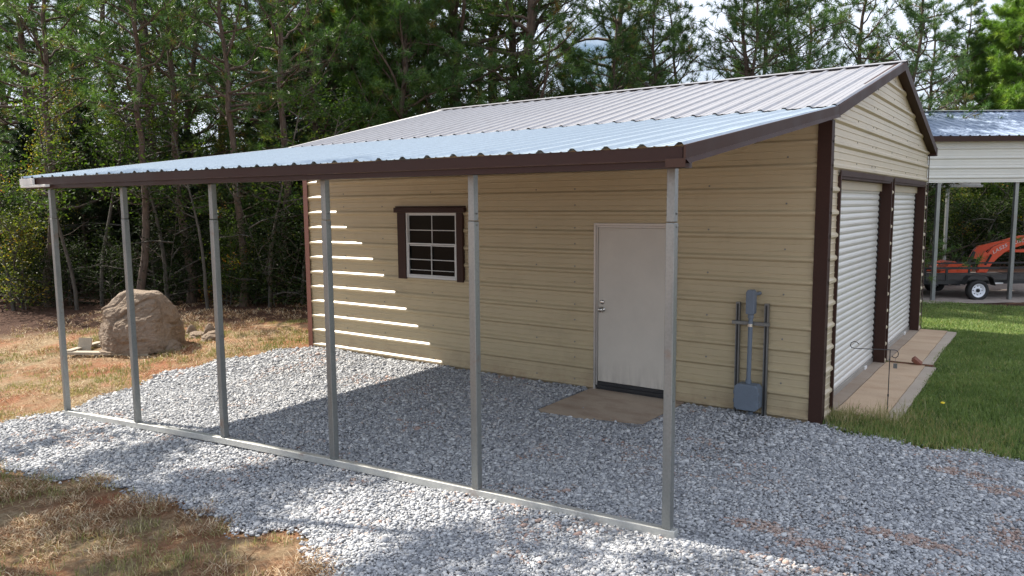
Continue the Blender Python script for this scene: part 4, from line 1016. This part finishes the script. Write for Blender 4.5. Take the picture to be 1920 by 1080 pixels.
# trees outside the frame on the left whose crowns shade the foreground
for k, xy, s in (('shadeleaf', (-5.0, -3.5), 1.0), ('shadeleaf', (-1.7, -3.1), .98), ('shadeleaf', (.5, -3.3), .9), ('shadeleaf', (-3.2, -4.6), .95), ('shade', (-6.4, -5.2), 1), ('shadeleaf', (-3.9, -2.8), 1.0), ('shadeleaf', (-.6, -4.9), 1.0)):
    plant(k, xy, 0, s)
WORDS = {'sapling': ('', 'tree', 'thin-stemmed young broadleaf tree'), 'snag': ('', 'pine tree', 'thin pine with many dead side twigs'), 'shadeleaf': ('', 'tree', 'high-crowned broadleaf tree'), 'shade': ('', 'pine tree', 'high-crowned pine'), 'tallA': ('tall pine', 'pine tree', 'tall pine with bare lower trunk'), 'tallB': ('slim pine', 'pine tree', 'slender dark pine'), 'tallC': ('broad pine', 'pine tree', 'broad pine with spreading limbs'),
 'dense': ('', 'pine tree', 'bushy deep green pine'), 'sparse': ('', 'pine tree', 'open airy pine'), 'bright': ('', 'pine tree', 'young pine coloured sunlit yellow-green'),
 'cedar': ('', 'cedar', 'dark low-branched cedar'), 'leafy': ('', 'tree', 'green broadleaf tree'), 'autumn': ('', 'tree', 'slim tree with yellowing leaves'),
 'darkleaf': ('', 'tree', 'dark shaded broadleaf tree'), 'bush': ('', 'shrub', 'green leafy undergrowth shrub'), 'bushdark': ('', 'shrub', 'dark shaded undergrowth shrub'), 'bushgold': ('', 'shrub', 'yellowing undergrowth shrub')}
SLOTS = [(-1e9, -60, 'beyond the left end of lean-to'), (-60, 95, 'left of the first lean-to post'), (95, 235, 'between the first and second posts'), (235, 400, 'between the second and third posts'), (400, 575, 'between third post and garage corner'),
 (575, 800, 'above the lean-to roof'), (800, 1080, 'behind left half of garage ridge'), (1080, 1400, 'behind middle of garage ridge'), (1400, 1745, 'behind right end of garage ridge'), (1745, 1e9, 'behind the carport')]
bins = {}
for k, o, px in TREES:
    for i, (a, b, w) in enumerate(SLOTS):
        if a <= px < b: bins.setdefault((WORDS[k][2], i), []).append((px, k, o))
ORD = ['leftmost', 'second from left', 'third from left', 'fourth from left', 'fifth from left', 'sixth from left', 'seventh from left', 'eighth from left', 'ninth from left', 'tenth from left']
for (w, i), lst in bins.items():
    lst.sort(key=lambda t: t[0])
    for j, (px, k, o) in enumerate(lst):
        lab = w+' '+SLOTS[i][2]
        if len(lst) > 1: lab = w+', '+ORD[j]+' '+SLOTS[i][2]
        o['label'] = lab; o['category'] = WORDS[k][1]; o['group'] = {'pine tree': 'pines around the garage', 'cedar': 'cedars in the wood', 'tree': 'broadleaf trees in the wood', 'shrub': 'undergrowth shrubs'}[WORDS[k][1]]
# far wood: one mass of leaves behind the trees one can tell apart
def mass():
    C = []; 
    for px0, px1, d0, d1, n, zmax in ((-250, 640, 27, 36, 6500, 4.4), (640, 1720, 30, 38, 3600, 3.8), (1700, 2300, 32, 39, 2600, 4.2)):
        px = rng.uniform(px0, px1, n); d = rng.uniform(d0, d1, n); s = (px-960)/FPX*d
        x = CAM.x+FH.x*d+r_.x*s; y = CAM.y+FH.y*d+r_.y*s
        top = zmax*(.55+.75*vnoise(px*.02, d*.1, 1, 41)); z = rng.random(n)**.8*top
        C.append(np.stack([x, y, z-.3], 1))
    C = np.concatenate(C); return C
C = mass()
tag(leaves(C, 14, .11, .30, np.clip(rng.normal(.4, .2, len(C)), 0, 1), M['leaf_shaded'], 'distant_wood', None), 'dense shaded foliage filling the far depth of the wood', 'woodland', kind='stuff')
# pine litter floor in the wood edge: fallen twigs
# ------------------------------------------------------------------ parent frames
bpy.context.view_layer.update()

# ------------------------------------------------------------------ camera, light, world
cam = bpy.data.cameras.new('camera'); co = link('camera', cam); SC.camera = co
cam.sensor_width = 36; cam.lens = FPX/1920*36; cam.clip_end = 1500; cam.clip_start = .05
from mathutils import Matrix
mt = Matrix((( RT.x, UP.x, -f_.x, CAM.x), (RT.y, UP.y, -f_.y, CAM.y), (RT.z, UP.z, -f_.z, CAM.z), (0, 0, 0, 1)))
co.matrix_world = mt
sl = bpy.data.lights.new('sun', 'SUN'); so = link('sun', sl); sl.energy = 5.0; sl.angle = R(.5); sl.color = (1, .93, .82)
so.rotation_euler = SUN.to_track_quat('-Z', 'Y').to_euler()
el = math.asin(-SUN.z); az = math.atan2(-SUN.x, -SUN.y)       # sky rotation is measured from +Y
w = bpy.data.worlds.new('World'); SC.world = w; w.use_nodes = True; nt = w.node_tree
sky = nt.nodes.new('ShaderNodeTexSky'); sky.sky_type = 'NISHITA'; sky.sun_disc = False; sky.sun_elevation = el; sky.sun_rotation = az
sky.air_density = 1.0; sky.dust_density = .8; sky.ozone_density = 1.2
bg = nt.nodes['Background']; bg.inputs[1].default_value = .05
tc = nt.nodes.new('ShaderNodeTexCoord'); mp = nt.nodes.new('ShaderNodeMapping'); mp.inputs['Scale'].default_value = (1, 1, 2.6)
nz = nt.nodes.new('ShaderNodeTexNoise'); nz.inputs['Scale'].default_value = 3.4; nz.inputs['Detail'].default_value = 8; nz.inputs['Roughness'].default_value = .55
cr = nt.nodes.new('ShaderNodeValToRGB'); cr.color_ramp.elements[0].position = .34; cr.color_ramp.elements[1].position = .50
cr.color_ramp.elements[0].color = (0, 0, 0, 1); cr.color_ramp.elements[1].color = (.9, .9, .9, 1)
mx = nt.nodes.new('ShaderNodeMix'); mx.data_type = 'RGBA'; mx.inputs[7].default_value = (11.8, 12.8, 14.8, 1)
for a, b in ((tc.outputs['Generated'], mp.inputs[0]), (mp.outputs[0], nz.inputs['Vector']), (nz.outputs['Fac'], cr.inputs[0]), (cr.outputs[0], mx.inputs[0]), (sky.outputs[0], mx.inputs[6]), (mx.outputs[2], bg.inputs[0])):
    nt.links.new(a, b)
vs_ = SC.view_settings; SC.display_settings.display_device = 'sRGB'; vs_.view_transform = 'Standard'; vs_.look = 'None'; vs_.exposure = 1.13; vs_.gamma = 1
